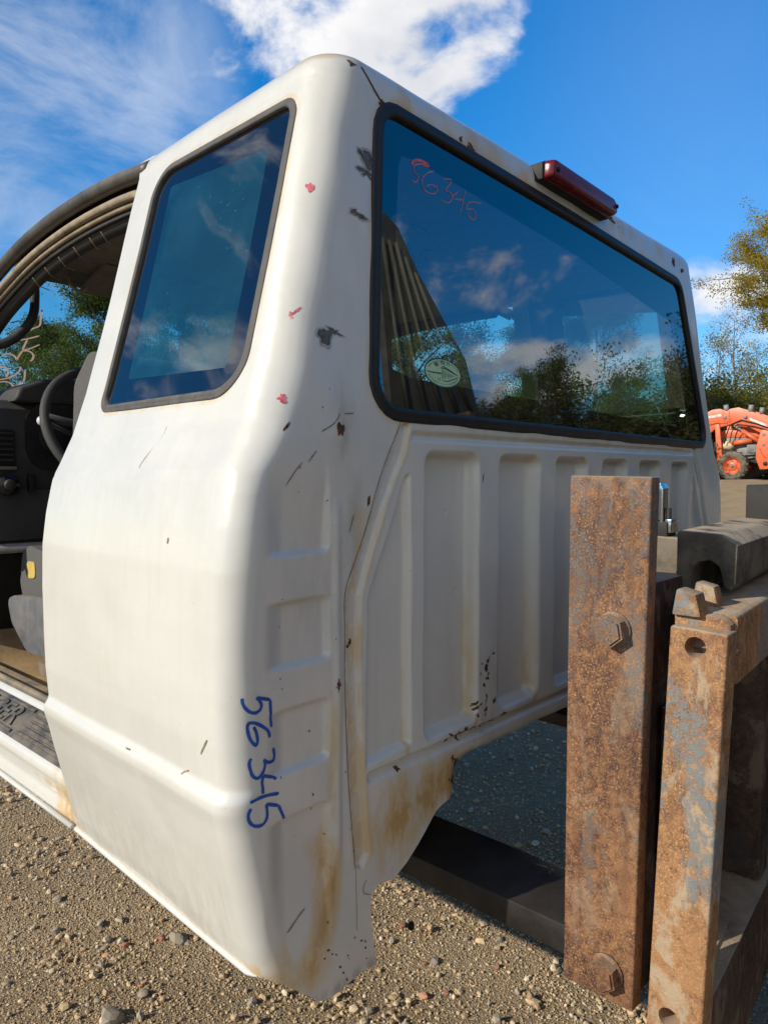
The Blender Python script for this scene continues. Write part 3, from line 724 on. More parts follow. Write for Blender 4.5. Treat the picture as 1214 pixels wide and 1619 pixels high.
def shell_grid():
    ny, na = 150, 30
    q1 = np.linspace(0, .30, 190, endpoint=False); q2 = np.linspace(.30, 1, 270)
    Q = np.r_[q1, q2]; nq = len(Q); nb, nfar = 14, 60
    zs = np.arange(-.722, Z_TOP+1e-6, .0026); nz = len(zs)
    top = [(Z_TOP+R_TOP*math.sin(a), R_TOP*(1-math.cos(a))) for a in np.linspace(0, math.pi/2, 13)[1:]]
    rows_z = np.r_[zs, [t[0] for t in top]]; inset = np.r_[np.zeros(nz), [t[1] for t in top]]
    Z = rows_z[:, None]; I = inset[:, None]; zc = np.minimum(Z, Z_TOP)
    rc = corner_r(Z); ry = rear_y(zc)+I; yc = ry+rc
    # gentle bow of the back in plan, a little further forward at the far corner
    t = np.linspace(1, 0, ny, endpoint=False)[None]
    Ys = yc+(DOOR_Y-yc)*t; Xs = side_x(zc, Ys)+I
    xl0 = side_x(zc, yc)+I
    an = np.linspace(0, math.pi/2, na, endpoint=False)[None]
    Xa = xl0+rc-rc*np.cos(an); Ya = yc-rc*np.sin(an)
    x0 = xl0+rc; x1 = CAB_W-xl0-rc
    Xr = x0+(x1-x0)*Q[None]; Yr = ry+0*Xr
    an2 = np.linspace(math.pi/2, 0, nb+1)[None, 1:]
    Xb = CAB_W-(xl0+rc-rc*np.cos(an2)); Yb = yc-rc*np.sin(an2)
    t2 = np.linspace(0, 1, nfar+1)[1:][None]
    Yf = yc+(DOOR_Y-yc)*t2; Xf = CAB_W-(side_x(zc, Yf)+I)
    X = np.hstack([Xs, Xa, Xr, Xb, Xf]); Y = np.hstack([Ys, Ya, Yr, Yb, Yf]); Zg = np.broadcast_to(Z, X.shape).copy()
    kind = np.r_[np.zeros(ny), np.ones(na), np.full(nq, 2), np.full(nb, 3), np.full(nfar, 4)]
    nx = np.hstack([-np.ones((1, ny)), -np.cos(an), np.zeros((1, nq)), np.cos(an2), np.ones((1, nfar))])
    ny_ = np.hstack([np.zeros((1, ny)), -np.sin(an), -np.ones((1, nq)), -np.sin(an2), np.zeros((1, nfar))])
    return X, Y, Zg, kind, nx, ny_, nz
X, Y, Z, KIND, NX, NY, NZROWS = shell_grid()
BX, BY = X.copy(), Y.copy()
W_ = smooth(0, 1, -NY)
Dp = rear_depth(X, Z)*W_
sd_ = (KIND == 0)[None]
Dp = Dp+sd_*(.0007*np.sin(Y*19+Z*7)+.0006*np.sin(Z*23-Y*11+1)+.0016*smooth(-.004, .004, Z)*smooth(.05, .015, Z))*smooth(.05, .12, Y)
for dy_, dz_, dr_, dd_ in ((.33,-.20,.035,.0022),(.20,-.47,.03,.0018),(.42,-.06,.022,.0016),(.16,.045,.02,.0018),(.28,-.30,.02,-.0010)): Dp = Dp+sd_*dd_*np.exp(-((Y-dy_)**2+(Z-dz_)**2)/dr_**2)
Dp[NZROWS:] *= np.linspace(.9, 0, len(Z)-NZROWS)[:, None]
X = X-NX*Dp; Y = Y-NY*Dp
def hole_value(kind, x, y, z):
    """positive where there is no sheet metal"""
    out = np.full(x.shape, -1.0)
    k = (kind == 0) | (kind == 4)
    if k.any():
        out[k] = np.maximum(-sd_poly(y[k], z[k], SIDE_WIN)-.003, -.642-z[k])
    k = (kind == 1) | (kind == 2) | (kind == 3)
    if k.any():
        out[k] = np.maximum(sd_poly(x[k], z[k], OUTLINE), -sd_poly(x[k], z[k], REAR_WIN)-.003)
    return out
KG = np.broadcast_to(KIND[None], X.shape)
HV = hole_value(KG, BX, BY, Z)
nr, nc = X.shape
fm = (HV[:-1, :-1]+HV[1:, :-1]+HV[:-1, 1:]+HV[1:, 1:])/4
keep = fm < 0
cnt = np.zeros((nr, nc), int); kpt = np.zeros((nr, nc), int)
for a, b in ((0, 0), (1, 0), (0, 1), (1, 1)):
    cnt[a:nr-1+a, b:nc-1+b] += 1; kpt[a:nr-1+a, b:nc-1+b] += keep
edge = (kpt > 0) & (kpt < cnt)
ei, ej = np.nonzero(edge)
for it in range(2):                                # slide the rim vertices on to the exact outline
    kx, x_, y_, z_ = KIND[ej], BX[ei, ej], BY[ei, ej], Z[ei, ej]
    f0 = hole_value(kx, x_, y_, z_); e = 4e-4
    sidek = (kx == 0) | (kx == 4)
    fa = hole_value(kx, x_+np.where(sidek, 0, e), y_+np.where(sidek, e, 0), z_); fz = hole_value(kx, x_, y_, z_+e)
    ga, gz = (fa-f0)/e, (fz-f0)/e; g2 = ga*ga+gz*gz+1e-6
    st = np.clip(f0, -.004, .004)
    da, dz = -st*ga/g2, -st*gz/g2
    flat = (kx == 0) | (kx == 2) | (kx == 4)
    da = np.where(flat, da, 0)
    mvx, mvy = np.where(sidek, 0, da), np.where(sidek, da, 0)
    BX[ei, ej] += mvx; BY[ei, ej] += mvy; X[ei, ej] += mvx; Y[ei, ej] += mvy; Z[ei, ej] += dz
# close the top with a slightly crowned roof skin
ks = np.linspace(0, 1, 9)[1:]
cx = CAB_W/2
capX, capY, capZ = [], [], []
for k in ks:
    tx_, ty_ = np.full(nc, cx), np.clip(Y[nr-1], .36, DOOR_Y)
    capX.append(X[nr-1]*(1-k)+tx_*k); capY.append(Y[nr-1]*(1-k)+ty_*k); capZ.append(np.full(nc, Z_TOP+R_TOP+.022*(1-(1-k)**2)))
AX = np.vstack([X, capX]); AY = np.vstack([Y, capY]); AZ = np.vstack([Z, capZ]); ar = AX.shape[0]
keepA = np.vstack([keep, np.ones((ar-nr, nc-1), bool)])
idx = np.arange(ar*nc).reshape(ar, nc)
fi, fj = np.nonzero(keepA)
QF = np.stack([idx[fi, fj], idx[fi, fj+1], idx[fi+1, fj+1], idx[fi+1, fj]], -1)
used = np.unique(QF); remap = np.full(ar*nc, -1); remap[used] = np.arange(len(used))
VV = np.stack([AX.ravel(), AY.ravel(), AZ.ravel()], -1)[used]
me = np_mesh('body_shell', VV, remap[QF])
# rust and grime fields
def near_line(x, z, pts, wd):
    d = np.full(np.shape(x), 9.0)
    for a, b in zip(pts[:-1], pts[1:]): d = np.minimum(d, sd_seg(x, z, a, b))
    return np.exp(-(d/wd)**2)
vx, vy, vz = VV[:, 0], VV[:, 1], VV[:, 2]
onback = smooth(.075, .03, vy)*(vz < .62)
def blobf(cx_, cz_, rx, rz): return np.exp(-((vx-cx_)/rx)**2-((vz-cz_)/rz)**2)
rust = np.zeros(len(VV)); grm = np.zeros(len(VV))
rust += .95*np.exp(-((vx-.118-.02*np.sin(vz*20))/.024)**2)*smooth(-.44, -.54, vz)*smooth(-.70, -.60, vz)
rust += .50*np.exp(-((vx-.146)/.012)**2)*smooth(-.24, -.34, vz)*smooth(-.62, -.45, vz)
rust += .60*blobf(.095, -.66, .05, .03)+.4*blobf(.06, -.62, .03, .04)
rust += 1.0*blobf(.385, -.500, .060, .030)+.85*blobf(.32, -.49, .075, .050)+.75*blobf(.27, -.53, .045, .06)+.7*blobf(.43, -.47, .05, .022)
rust += .50*near_line(vx, vz, [(.20,-.05),(.186,-.18),(.184,-.3),(.192,-.42),(.20,-.54)], .012)+.30*near_line(vx, vz, SEAM, .006)
rust += .42*near_line(vx, vz, RIDGE, .006)
for a, b in POCKETS: rust += .55*np.exp(-((vx-b+.010)/.008)**2)*smooth(-.05, -.36, vz)*(vz > -.43)+.5*np.exp(-((vz-.034)/.008)**2)*(vx > a)*(vx < b)*(0.4+.6*(vx > .5))
rust += .40*np.exp(-((vx-.301)/.006)**2)*smooth(-.15, -.36, vz)*(vz > -.43)
rust += .55*near_line(vx, vz, [(.222,-.421),(1.5,-.428)], .006)*smooth(.3, .6, vx)+.35*near_line(vx, vz, [(.32,.066),(1.45,.069)], .006)
wd_ = np.abs(sd_poly(vx, vz, REAR_WIN)); rust += .42*np.exp(-(np.maximum(wd_-.010, 0)/.008)**2)*(vx > .19)*(vx < 1.6)
for cx_, wdt in ((.33,.02),(.42,.03),(.50,.022),(.56,.05),(.66,.02),(1.02,.03),(1.08,.022),(1.13,.02),(1.3,.03)): rust += .48*np.exp(-((vx-cx_)/wdt)**2)*smooth(.535, .56, vz)*smooth(.62, .585, vz)
rust *= .78*onback
rust += .5*np.exp(-((vz-.590-0*vx)/.008)**2)*(vx < .27)*smooth(.20, .08, vy)
sw = np.abs(sd_poly(vy, vz, SIDE_WIN)); onside = (vx < .25)*(vy > .06)
rust += .30*np.exp(-(np.maximum(sw-.010, 0)/.005)**2)*onside
rust += .28*np.exp(-((vz+.632)/.010)**2)*(vx < .2)*(vy > .02)+.35*np.exp(-((vy-.56)/.02)**2)*smooth(-.5, -.6, vz)*(vx < .2)
grm += .9*blobf(.165, .07, .018, .045)*onback+.7*blobf(.19, -.06, .014, .06)*onback+.55*blobf(.118, -.14, .07, .1)*onback*.5
grm += .9*np.exp(-((vz+.705)/.010)**2)*onback+.6*smooth(-.44, -.48, vz)*smooth(.4, .5, vx)*onback
grm += .8*blobf(.50, -.425, .035, .03)*onback+.7*blobf(.53, -.33, .012, .05)*onback
grm += .40*smooth(-.42, -.62, vz)*onside
grm += .25*np.exp(-((vz+.02)/.06)**2)*onside*.5
me.attributes.new('rust', 'FLOAT', 'POINT').data.foreach_set('value', np.clip(rust, 0, 1.2).astype(np.float32))
me.attributes.new('grime', 'FLOAT', 'POINT').data.foreach_set('value', np.clip(grm, 0, 1).astype(np.float32))
SHELL = link('body_shell', me, CAB, M_paint)
# inner trim with the same openings
st = 6
TXi, TYi, TZi = BX[100:NZROWS:st, ::st]-NX[:, ::st]*.030, BY[100:NZROWS:st, ::st]-NY[:, ::st]*.030, Z[100:NZROWS:st, ::st]
tr_, tc_ = TXi.shape; KT = np.broadcast_to(KIND[None, ::st], TXi.shape)
hvt = np.where((KT == 0) | (KT == 4), -sd_poly(TYi, TZi, SIDE_WIN), -sd_poly(TXi, TZi, REAR_WIN))
kf = ((hvt[:-1, :-1]+hvt[1:, :-1]+hvt[:-1, 1:]+hvt[1:, 1:])/4) < .006
ti = np.arange(tr_*tc_).reshape(tr_, tc_); a, b = np.nonzero(kf)
link('interior_trim', np_mesh('interior_trim', np.stack([TXi, TYi, TZi], -1).reshape(-1, 3), np.stack([ti[a, b], ti[a+1, b], ti[a+1, b+1], ti[a, b+1]], -1)), CAB, M_trim)
# jambs closing the sheet to the trim at the door openings
for sgn in (0, 1):
    zj = np.linspace(-.64, Z_TOP, 60); xo = side_x(zj, DOOR_Y)+.001; xi = xo+.075
    if sgn: xo, xi = CAB_W-xo, CAB_W-xi
    V = np.r_[np.c_[xo, np.full(60, DOOR_Y-.0005), zj], np.c_[xi, np.full(60, DOOR_Y-.012), zj]]
    i = np.arange(59); q = np.c_[i, i+1, i+61, i+60]
    link('door_jamb', np_mesh('door_jamb', V, q if not sgn else q[:, ::-1]), CAB, M_paint)

def on_side(y, z, eps=0.0, far=False):
    x = side_x(z, y)-eps
    return np.stack([CAB_W-x if far else x, np.broadcast_to(y, np.shape(x)), np.broadcast_to(z, np.shape(x))], -1)
def on_rear(x, z, eps=0.0): 
    x = np.asarray(x, float); z = np.asarray(z, float)
    return np.stack([x, rear_y(z)-eps+0*x, z+0*x], -1)
def seal(name, loop, put, wu, wv, mat, n=220):
    """rubber section swept round a window outline"""
    L2 = resample(np.array(loop), n, True); m = len(L2)
    tg = np.roll(L2, -1, 0)-np.roll(L2, 1, 0); tg /= np.linalg.norm(tg, axis=1)[:, None]; nrm = np.c_[tg[:, 1], -tg[:, 0]]
    if sd_poly(L2[:1, 0]+nrm[:1, 0]*.004, L2[:1, 1]+nrm[:1, 1]*.004, loop)[0] < 0: nrm = -nrm
    sec = [(-wu, -.004), (-wu*.95, wv*.55), (-wu*.55, wv), (-wu*.1, wv*.92), (wu*.15, wv*.55), (wu*.45, wv*.62), (wu*.8, wv*.45), (wu, 0), (wu*.9, -.006)]
    V = []
    for u, v in sec:
        q = L2+nrm*u; V.append(put(q[:, 0], q[:, 1], v))
    V = np.stack(V, 1).reshape(-1, 3); k = len(sec)
    i = np.arange(m)[:, None]*k; i2 = ((np.arange(m)+1) % m)[:, None]*k; j = np.arange(k-1)[None]
    F = np.stack([i+j, i2+j, i2+j+1, i+j+1], -1).reshape(-1, 4)
    return np_mesh(name, V, F)
def pane_meshes(loop, inner, put, n=160):
    A = resample(np.array(loop), n, True); c = np.mean(np.array(inner), 0)
    ang = lambda P: np.arctan2(P[:, 1]-c[1], P[:, 0]-c[0])
    Bf = resample(np.array(inner), 1600, True); ab = ang(Bf); o = np.argsort(ab); ab, Bf = ab[o], Bf[o]
    aa_ = ang(A); B = np.stack([np.interp(aa_, ab, Bf[:, k], period=2*np.pi) for k in (0, 1)], -1)
    rings = 3; V = [put(*(A*(1-k/rings)+B*(k/rings)).T, 0.0) for k in range(rings+1)]
    i = np.arange(n); i2 = (i+1) % n
    F = np.vstack([np.c_[k*n+i, k*n+i2, (k+1)*n+i2, (k+1)*n+i] for k in range(rings)])
    border = (np.vstack(V), F)
    R2 = 12; V = [put(*(B*(1-k/R2)+c*(k/R2)).T, 0.0) for k in range(R2)]+[put(np.array([c[0]]), np.array([c[1]]), 0.0)]
    F3 = []
    for k in range(R2-1):
        q = np.c_[k*n+i, k*n+i2, (k+1)*n+i2, (k+1)*n+i]; F3 += [q[:, :3], q[:, [0, 2, 3]]]
    F3.append(np.c_[(R2-1)*n+i, (R2-1)*n+i2, np.full(n, R2*n)])
    return border, (np.vstack(V), np.vstack(F3))
# rear window
put_r = lambda x, z, e: on_rear(x, z, e-.0035)
REAR_PANE = round_poly([(.272,.150),(.85,.141),(1.515,.128),(1.410,.392),(.85,.456),(.313,.488)], [.018,0,.02,.03,0,.022], 8)
bd, pn = pane_meshes(REAR_WIN, REAR_PANE, put_r)
RW = link('rear_window', np_mesh('rear_window', *pn), CAB, M_glass_rear); RW['label'] = 'tinted rear window glass with pink numbers and an oval sticker'
link('glass_border', np_mesh('glass_border', *bd), RW, M_frit)
link('window_seal', seal('window_seal', REAR_WIN, lambda x, z, e: on_rear(x, z, e), .0105, .0045, M_rubber), RW, M_rubber)
# side windows
SIDE_PANE = [(.129,.150),(.426,.162),(.435,.504),(.143,.475)]
for far in (False, True):
    put_s = lambda y, z, e, far=far: on_side(y, z, e-.0035, far)
    bd, pn = pane_meshes(SIDE_WIN, SIDE_PANE, put_s)
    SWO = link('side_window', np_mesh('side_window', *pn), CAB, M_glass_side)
    if not far: SWO['label'] = 'dusty tinted quarter window with blue sky sheen coloured into its film'; SW = SWO
    link('glass_border', np_mesh('glass_border', *bd), SWO, M_frit)
    link('window_seal', seal('window_seal', SIDE_WIN, lambda y, z, e, far=far: on_side(y, z, e, far), .0070, .0035, None), SWO, M_rubber_grey)

# ---- marks on the paint
def ribbon(pts3, nrm, width, n_taper=True):
    P = np.asarray(pts3); T = np.gradient(P, axis=0); T /= np.linalg.norm(T, axis=1)[:, None]+1e-12
    S = np.cross(T, nrm); S /= np.linalg.norm(S, axis=1)[:, None]+1e-12
    wv = np.full(len(P), width/2)
    if n_taper: wv[0] *= .45; wv[-1] *= .45; wv *= 1+.07*np.sin(np.arange(len(P))*.5)
    V = np.stack([P-S*wv[:, None], P+S*wv[:, None]], 1).reshape(-1, 3); i = np.arange(len(P)-1)*2
    return V, np.vstack([np.c_[i, i+1, i+3], np.c_[i, i+3, i+2]])
def shell_strokes(name, strokes, width, mat, parent=None, eps=.0008, step=7):
    arr = []
    for s_ in strokes:
        q = catmull(s_, step); P, N = shell_point(q[:, 0], q[:, 1], eps); arr.append(ribbon(P+N*0, N, width))
    return link(name, join(name, arr), parent or SHELL, mat)
def shell_blobs(name, blobs, mat, eps=.0006, parent=None):
    for k, (s_, z_, ra, rb, rot, rag) in enumerate(blobs):
        r_ = np.random.default_rng(int(abs(s_*9173+z_*7129)*10)+k); n = 26; a = np.arange(n)/n*2*np.pi
        f = 1+rag*(np.convolve(np.r_[r_.normal(size=n), r_.normal(size=2)], [.3, .4, .3], 'same')[:n]*1.3)
        u, v = ra*f*np.cos(a), rb*f*np.sin(a); c, s2 = math.cos(rot), math.sin(rot)
        ss = np.r_[s_, s_+u*c-v*s2]; zz = np.r_[z_, z_+u*s2+v*c]
        P, N = shell_point(ss, zz, eps); i = np.arange(n)
        link(name, np_mesh(name, P, np.c_[np.zeros(n, int), 1+i, 1+(i+1) % n]), parent or SHELL, mat)
D56345 = [[(0.0122,-0.2650),(0.0128,-0.2713),(0.0158,-0.2778),(0.0219,-0.2835),(0.0288,-0.2857),(0.0354,-0.2834),(0.0376,-0.2776),(0.0339,-0.2704),(0.0303,-0.2672)],[(0.0303,-0.2672),(0.0514,-0.2744)],[(0.0514,-0.2744),(0.0516,-0.2920),(0.0538,-0.3106)],
    [(0.0500,-0.3223),(0.0471,-0.3134),(0.0376,-0.3045),(0.0267,-0.2979),(0.0192,-0.2973),(0.0174,-0.3033),(0.0194,-0.3139),(0.0234,-0.3218),(0.0285,-0.3260),(0.0306,-0.3203),(0.0290,-0.3103),(0.0256,-0.3025)],
    [(0.0556,-0.3380),(0.0571,-0.3461),(0.0553,-0.3530),(0.0484,-0.3540),(0.0405,-0.3505),(0.0381,-0.3466)],[(0.0381,-0.3466),(0.0393,-0.3534),(0.0354,-0.3621),(0.0272,-0.3678),(0.0205,-0.3637),(0.0180,-0.3551),(0.0173,-0.3470),(0.0203,-0.3411)],
    [(0.0545,-0.3771),(0.0443,-0.3715),(0.0349,-0.3668)],[(0.0349,-0.3668),(0.0321,-0.3757),(0.0339,-0.3838),(0.0377,-0.3896)],[(0.0657,-0.3969),(0.0519,-0.3943),(0.0374,-0.3929),(0.0288,-0.3932),(0.0214,-0.3946)],
    [(0.0233,-0.4016),(0.0195,-0.4084),(0.0187,-0.4166),(0.0218,-0.4235),(0.0286,-0.4268),(0.0364,-0.4266),(0.0433,-0.4205),(0.0462,-0.4112),(0.0463,-0.4038)],[(0.0463,-0.4038),(0.0642,-0.4120)],[(0.0642,-0.4120),(0.0659,-0.4207),(0.0679,-0.4322)]]
shell_strokes('marker_writing', D56345, .0042, M_blue)['label'] = 'blue marker number 56345 written down the rear corner'
FL = np.random.default_rng(31); flakes = []
for n_, (cs, cz, ss_, sz_, r0) in zip((13, 12, 16, 9, 9), ((.522,-.330,.010,.026,.0030), (.512,-.395,.016,.014,.0032), (.472,-.424,.036,.004,.0030), (.423,-.470,.006,.012,.0030), (.415,-.498,.006,.012,.0030))):
    for k in range(n_): flakes.append((cs+FL.normal()*ss_, cz+FL.normal()*sz_*.8, r0*FL.uniform(.4, 1.3), r0*FL.uniform(.5, 1.8), FL.uniform(-1, 1), .45))
for k in range(26): flakes.append((FL.uniform(.06, .20), FL.uniform(-.62, .45), .0011*FL.uniform(.5, 1.3), .0014*FL.uniform(.5, 1.4), FL.uniform(-1, 1), .4))
for k in range(14): flakes.append((FL.uniform(.07, .16), FL.uniform(-.705, -.64), .0015*FL.uniform(.5, 1.4), .0015*FL.uniform(.5, 1.4), 0, .4))
shell_blobs('rust_fleck', flakes, M_rustspot)
CHIPS = [(0.0811,0.4505,.016,.0075,-.5,.30),(0.0662,0.4551,.008,.004,-.3,.35),(0.0842,0.4284,.016,.005,-.25,.45),(0.0706,0.4310,.006,.003,0,.4),(0.0812,0.3649,.012,.0030,-.1,.5),(0.0684,0.3674,.005,.002,.3,.5),(0.0543,0.1890,.011,.011,.3,.30),(0.0687,0.1952,.011,.0035,-.1,.5)]
shell_blobs('chip_edge', [(a, b, c*1.22+.0012, d*1.22+.0012, e, f) for a, b, c, d, e, f in CHIPS], M_primer, .0005)
shell_blobs('paint_chip', CHIPS, M_chip, .0009)
shell_blobs('rust_spot', [(0.2125,-0.0336,.0030,.0075,0,.35),(0.1929,-0.2328,.0055,.0018,.5,.5),(0.1971,-0.2289,.002,.004,.3,.5),(0.1634,-0.2836,.0026,.009,0,.55),(0.1661,-0.2810,.004,.003,.2,.6),(0.3122,0.5520,.012,.004,-.3,.45),(0.2813,0.5564,.003,.005,0,.5),(0.1361,0.5755,.004,.002,0,.5),(0.1499,0.5720,.002,.002,0,.5),
    (0.0930,0.5430,.0075,.005,-.6,.4),(0.0300,0.5777,.006,.0035,0,.5),(0.0265,0.0646,.006,.0016,1.2,.5),(0.1165,0.0640,.006,.009,.6,.4),(0.4826,0.0000,.0015,.006,0,.4),
    (0.5721,-0.4200,.008,.003,.2,.6),(0.2871,-0.4350,.004,.003,0,.5),
    (0.8300,0.5760,.02,.006,-.1,.5),(0.8800,0.5720,.012,.008,0,.5),(1.2000,0.5550,.008,.012,0,.5),(1.2600,0.5480,.012,.005,0,.5)], M_rustspot)
shell_strokes('crack', [[(0.0456,0.5804),(0.0585,0.5686),(0.0719,0.5569),(0.0829,0.5496),(0.0955,0.5419)]], .0036, M_rustspot)
for s_ in [[(-0.2256,0.0749),(-0.2272,0.0591),(-0.2444,0.0392),(-0.2551,0.0229),(-0.2577,0.0137)],[(-0.2612,-0.0018),(-0.2714,-0.0165)]]: shell_strokes('scratch', [s_], .0012, M_scratch)
for s_ in [[(-0.0410,-0.3218),(-0.0514,-0.3350),(-0.0590,-0.3446)],[(-0.1092,-0.3856),(-0.1019,-0.3805),(-0.0919,-0.3760)],[(-0.2604,-0.3903),(-0.2489,-0.3901)],[(0.0744,-0.5678),(0.0593,-0.5749),(0.0401,-0.5860)],[(-0.1399,-0.0788),(-0.1409,-0.0867)]]: shell_strokes('scratch', [s_], .0026, M_scratch)
for s_ in [[(0.0844,0.0599),(0.1008,0.0720),(0.1071,0.0860)],[(0.1152,0.0860),(0.1332,0.0880)],[(0.0732,0.0200),(0.0604,-0.0100)],[(0.0887,0.0350),(0.0832,0.0200)],[(0.1877,-0.0499),(0.1821,-0.0750)]]: shell_strokes('scrape', [s_], .0016, M_scratch)
shell_blobs('red_mark', [(-0.0022,0.3868,.0050,.0075,.2,.35),(0.0031,0.2129,.0062,.0022,.6,.6),(0.0006,0.2080,.002,.005,.2,.6),(0.0104,0.1002,.0046,.0048,0,.45)], M_redmark)
def seam_line(name, pts, width, mat, parent=None, dz=0):
    q = catmull(pts, 10); P = np.c_[q[:, 0], rear_y(q[:, 1])+rear_depth(q[:, 0], q[:, 1])-.0007, q[:, 1]]
    return link(name, join(name, [ribbon(P, np.tile([0, -1., 0], (len(P), 1)), width, False)]), parent or SHELL, mat)
seam_line('seam_gap', [(a-.001, b) for a, b in SEAM], .0011, M_seam)
seam_line('seam_sealer', [(a+.0025, b) for a, b in SEAM], .0026, M_sealer)
seam_line('seam_gap', [(CAB_W+.042-a, b) for a, b in SEAM], .0022, M_seam)
seam_line('seam_gap', [(.188,-.546),(.190,-.60),(.1905,-.64)], .0007, M_seam)
seam_line('crack', [(.218,-.60),(.205,-.592),(.204,-.582),(.21,-.575)], .0012, M_seam)
shell_blobs('tab_hole', [(0.2442,-0.6899,.0075,.0085,0,.05)], M_hole)
# ---- writing and sticker on the back glass
def glass_strokes(name, strokes, width, mat, step=7, eps=.0006):
    arr = []
    for s_ in strokes:
        q = catmull(s_, step); P = put_r(q[:, 0], q[:, 1], eps); arr.append(ribbon(P, np.tile([0, -1., 0], (len(P), 1)), width))
    return link(name, join(name, arr), RW, mat)
glass_strokes('marker_writing', [[(.382,.489),(.358,.482),(.346,.475),(.347,.466),(.354,.464),(.355,.459),(.349,.452),(.340,.451)],[(.396,.483),(.379,.475),(.366,.462),(.366,.448),(.379,.444),(.395,.448),(.403,.457),(.392,.460),(.375,.454)],
    [(.419,.478),(.440,.483),(.435,.473),(.423,.462),(.437,.461),(.440,.453),(.428,.442),(.409,.442)],[(.460,.471),(.440,.453),(.475,.460)],[(.478,.477),(.470,.456),(.459,.433)],[(.524,.468),(.489,.460),(.479,.446),(.497,.451),(.504,.445),(.498,.433),(.477,.439)]], .0019, M_pink)['label'] = 'pink marker number 56345'
glass_strokes('marker_blot', [[(.341,.476),(.346,.483),(.358,.488),(.370,.489),(.382,.489)],[(.368,.485),(.384,.487)]], .0045, M_redmark)
glass_strokes('marker_writing', [[(.385,.380),(.361,.387),(.340,.386),(.328,.375)],[(.318,.361),(.337,.342),(.340,.325),(.330,.313),(.305,.310)],[(.389,.358),(.366,.353),(.352,.337),(.354,.316),(.372,.307),(.389,.307),(.396,.322),(.381,.334),(.365,.340)]], .0022, M_darkmark, eps=-.003)['label'] = 'faint dark digits painted as a reflection of the pink number'  # dark strokes paint the pink number's second reflection in the glass
def ell(cx_, cz_, a, b, n=48): 
    t_ = np.arange(n)/n*2*np.pi; return np.c_[cx_+a*np.cos(t_), cz_+b*np.sin(t_)]
SX, SZ = .3965, .1650
def disc(name, a, b, mat, eps, parent):
    q = ell(SX, SZ, a, b); P = put_r(np.r_[SX, q[:, 0]], np.r_[SZ, q[:, 1]], eps); i = np.arange(48)
    return link(name, np_mesh(name, P, np.c_[np.zeros(48, int), 1+i, 1+(i+1) % 48]), parent, mat)
STK = disc('window_sticker', .0475, .0235, M_green, .0005, RW); STK['label'] = 'oval green and white sticker with a drawing of a long building'
disc('sticker_face', .0447, .0212, M_white, .0008, RW)
SG = lambda pts: [(SX+a*.0475, SZ+b*.0235) for a, b in pts]
lines = [SG(p) for p in ([(-.13,.27),(-.05,.40),(.12,.40),(.80,-.02)],[(-.08,.26),(.1,.33),(.78,-.05)],[(-.08,.24),(-.08,-.45)],[(-.05,-.5),(.2,-.52),(.55,-.3),(.86,-.12)],[(-.9,-.02),(-.6,-.05),(-.08,-.02)])]
for k in range(9): lines.append(SG([(.0+k*.08, .30-k*.05), (.0+k*.08, -.42+k*.035)]))
for k in range(4): lines.append(SG([(-.55+k*.12, .02), (-.52+k*.12, -.16)])); lines.append(SG([(-.58+k*.12, -.06), (-.48+k*.12, -.06)]))
lines += [SG([(-.48,.52),(-.38,.62),(-.26,.52),(-.36,.42),(-.48,.52)]), SG([(-.45,.52),(-.28,.52)]), SG([(-.08,.55),(-.08,.80),(.06,.78)]), SG([(-.05,.66),(.06,.66)]), SG([(.06,.78),(.06,.5)]), SG([(.22,.50),(.22,.68),(.32,.72),(.34,.5)]), SG([(-.2,-.3),(-.2,-.62)]), SG([(-.3,-.3),(-.3,-.55)])]
for k in range(22):
    a = R(200+k*6.5); lines.append(SG([(.86*math.cos(a), .80*math.sin(a)), (.80*math.cos(a), .70*math.sin(a))]))
for k in range(22):
    a = R(20+k*6.5); lines.append(SG([(.86*math.cos(a), .83*math.sin(a)), (.80*math.cos(a), .73*math.sin(a))]))
glass_strokes('sticker_print', lines, .0012, M_green, 3, .0012)
# ---- high brake lamp
BL = prism('brake_light', [(.70,.559),(.970,.553),(.985,.562),(.985,.582),(.970,.593),(.715,.597),(.70,.590)], .014, .075, 'y', M_black, CAB, .003)
BL['label'] = 'red high mounted brake lamp above the rear window'
bm = bmesh.new(); pl = [(.703,.559),(.968,.554),(.983,.562),(.983,.583),(.966,.594),(.716,.598),(.703,.591)]
fr_ = [bm.verts.new((CXb+(x-CXb)*.975, -.006, CZb+(z-CZb)*.86)) for x, z in pl for CXb, CZb in ((.846,.576),)]; bk = [bm.verts.new((x, .016, z)) for x, z in pl]
bm.faces.new(fr_[::-1]); bm.faces.new(bk)
for i in range(7): bm.faces.new((fr_[i], fr_[(i+1) % 7], bk[(i+1) % 7], bk[i]))
bmesh.ops.recalc_face_normals(bm, faces=bm.faces); bmesh.ops.bevel(bm, geom=list(bm.edges), offset=.006, segments=3, profile=.5, affect='EDGES', clamp_overlap=True)
link('lens', bm_mesh('lens', bm, True, 50), BL, M_lens)
for x in (.722, .972): tube('lens_screw', np.array([(x, -.0045, .576), (x, -.0085, .576)]), .0045, M_hole, BL, 10)
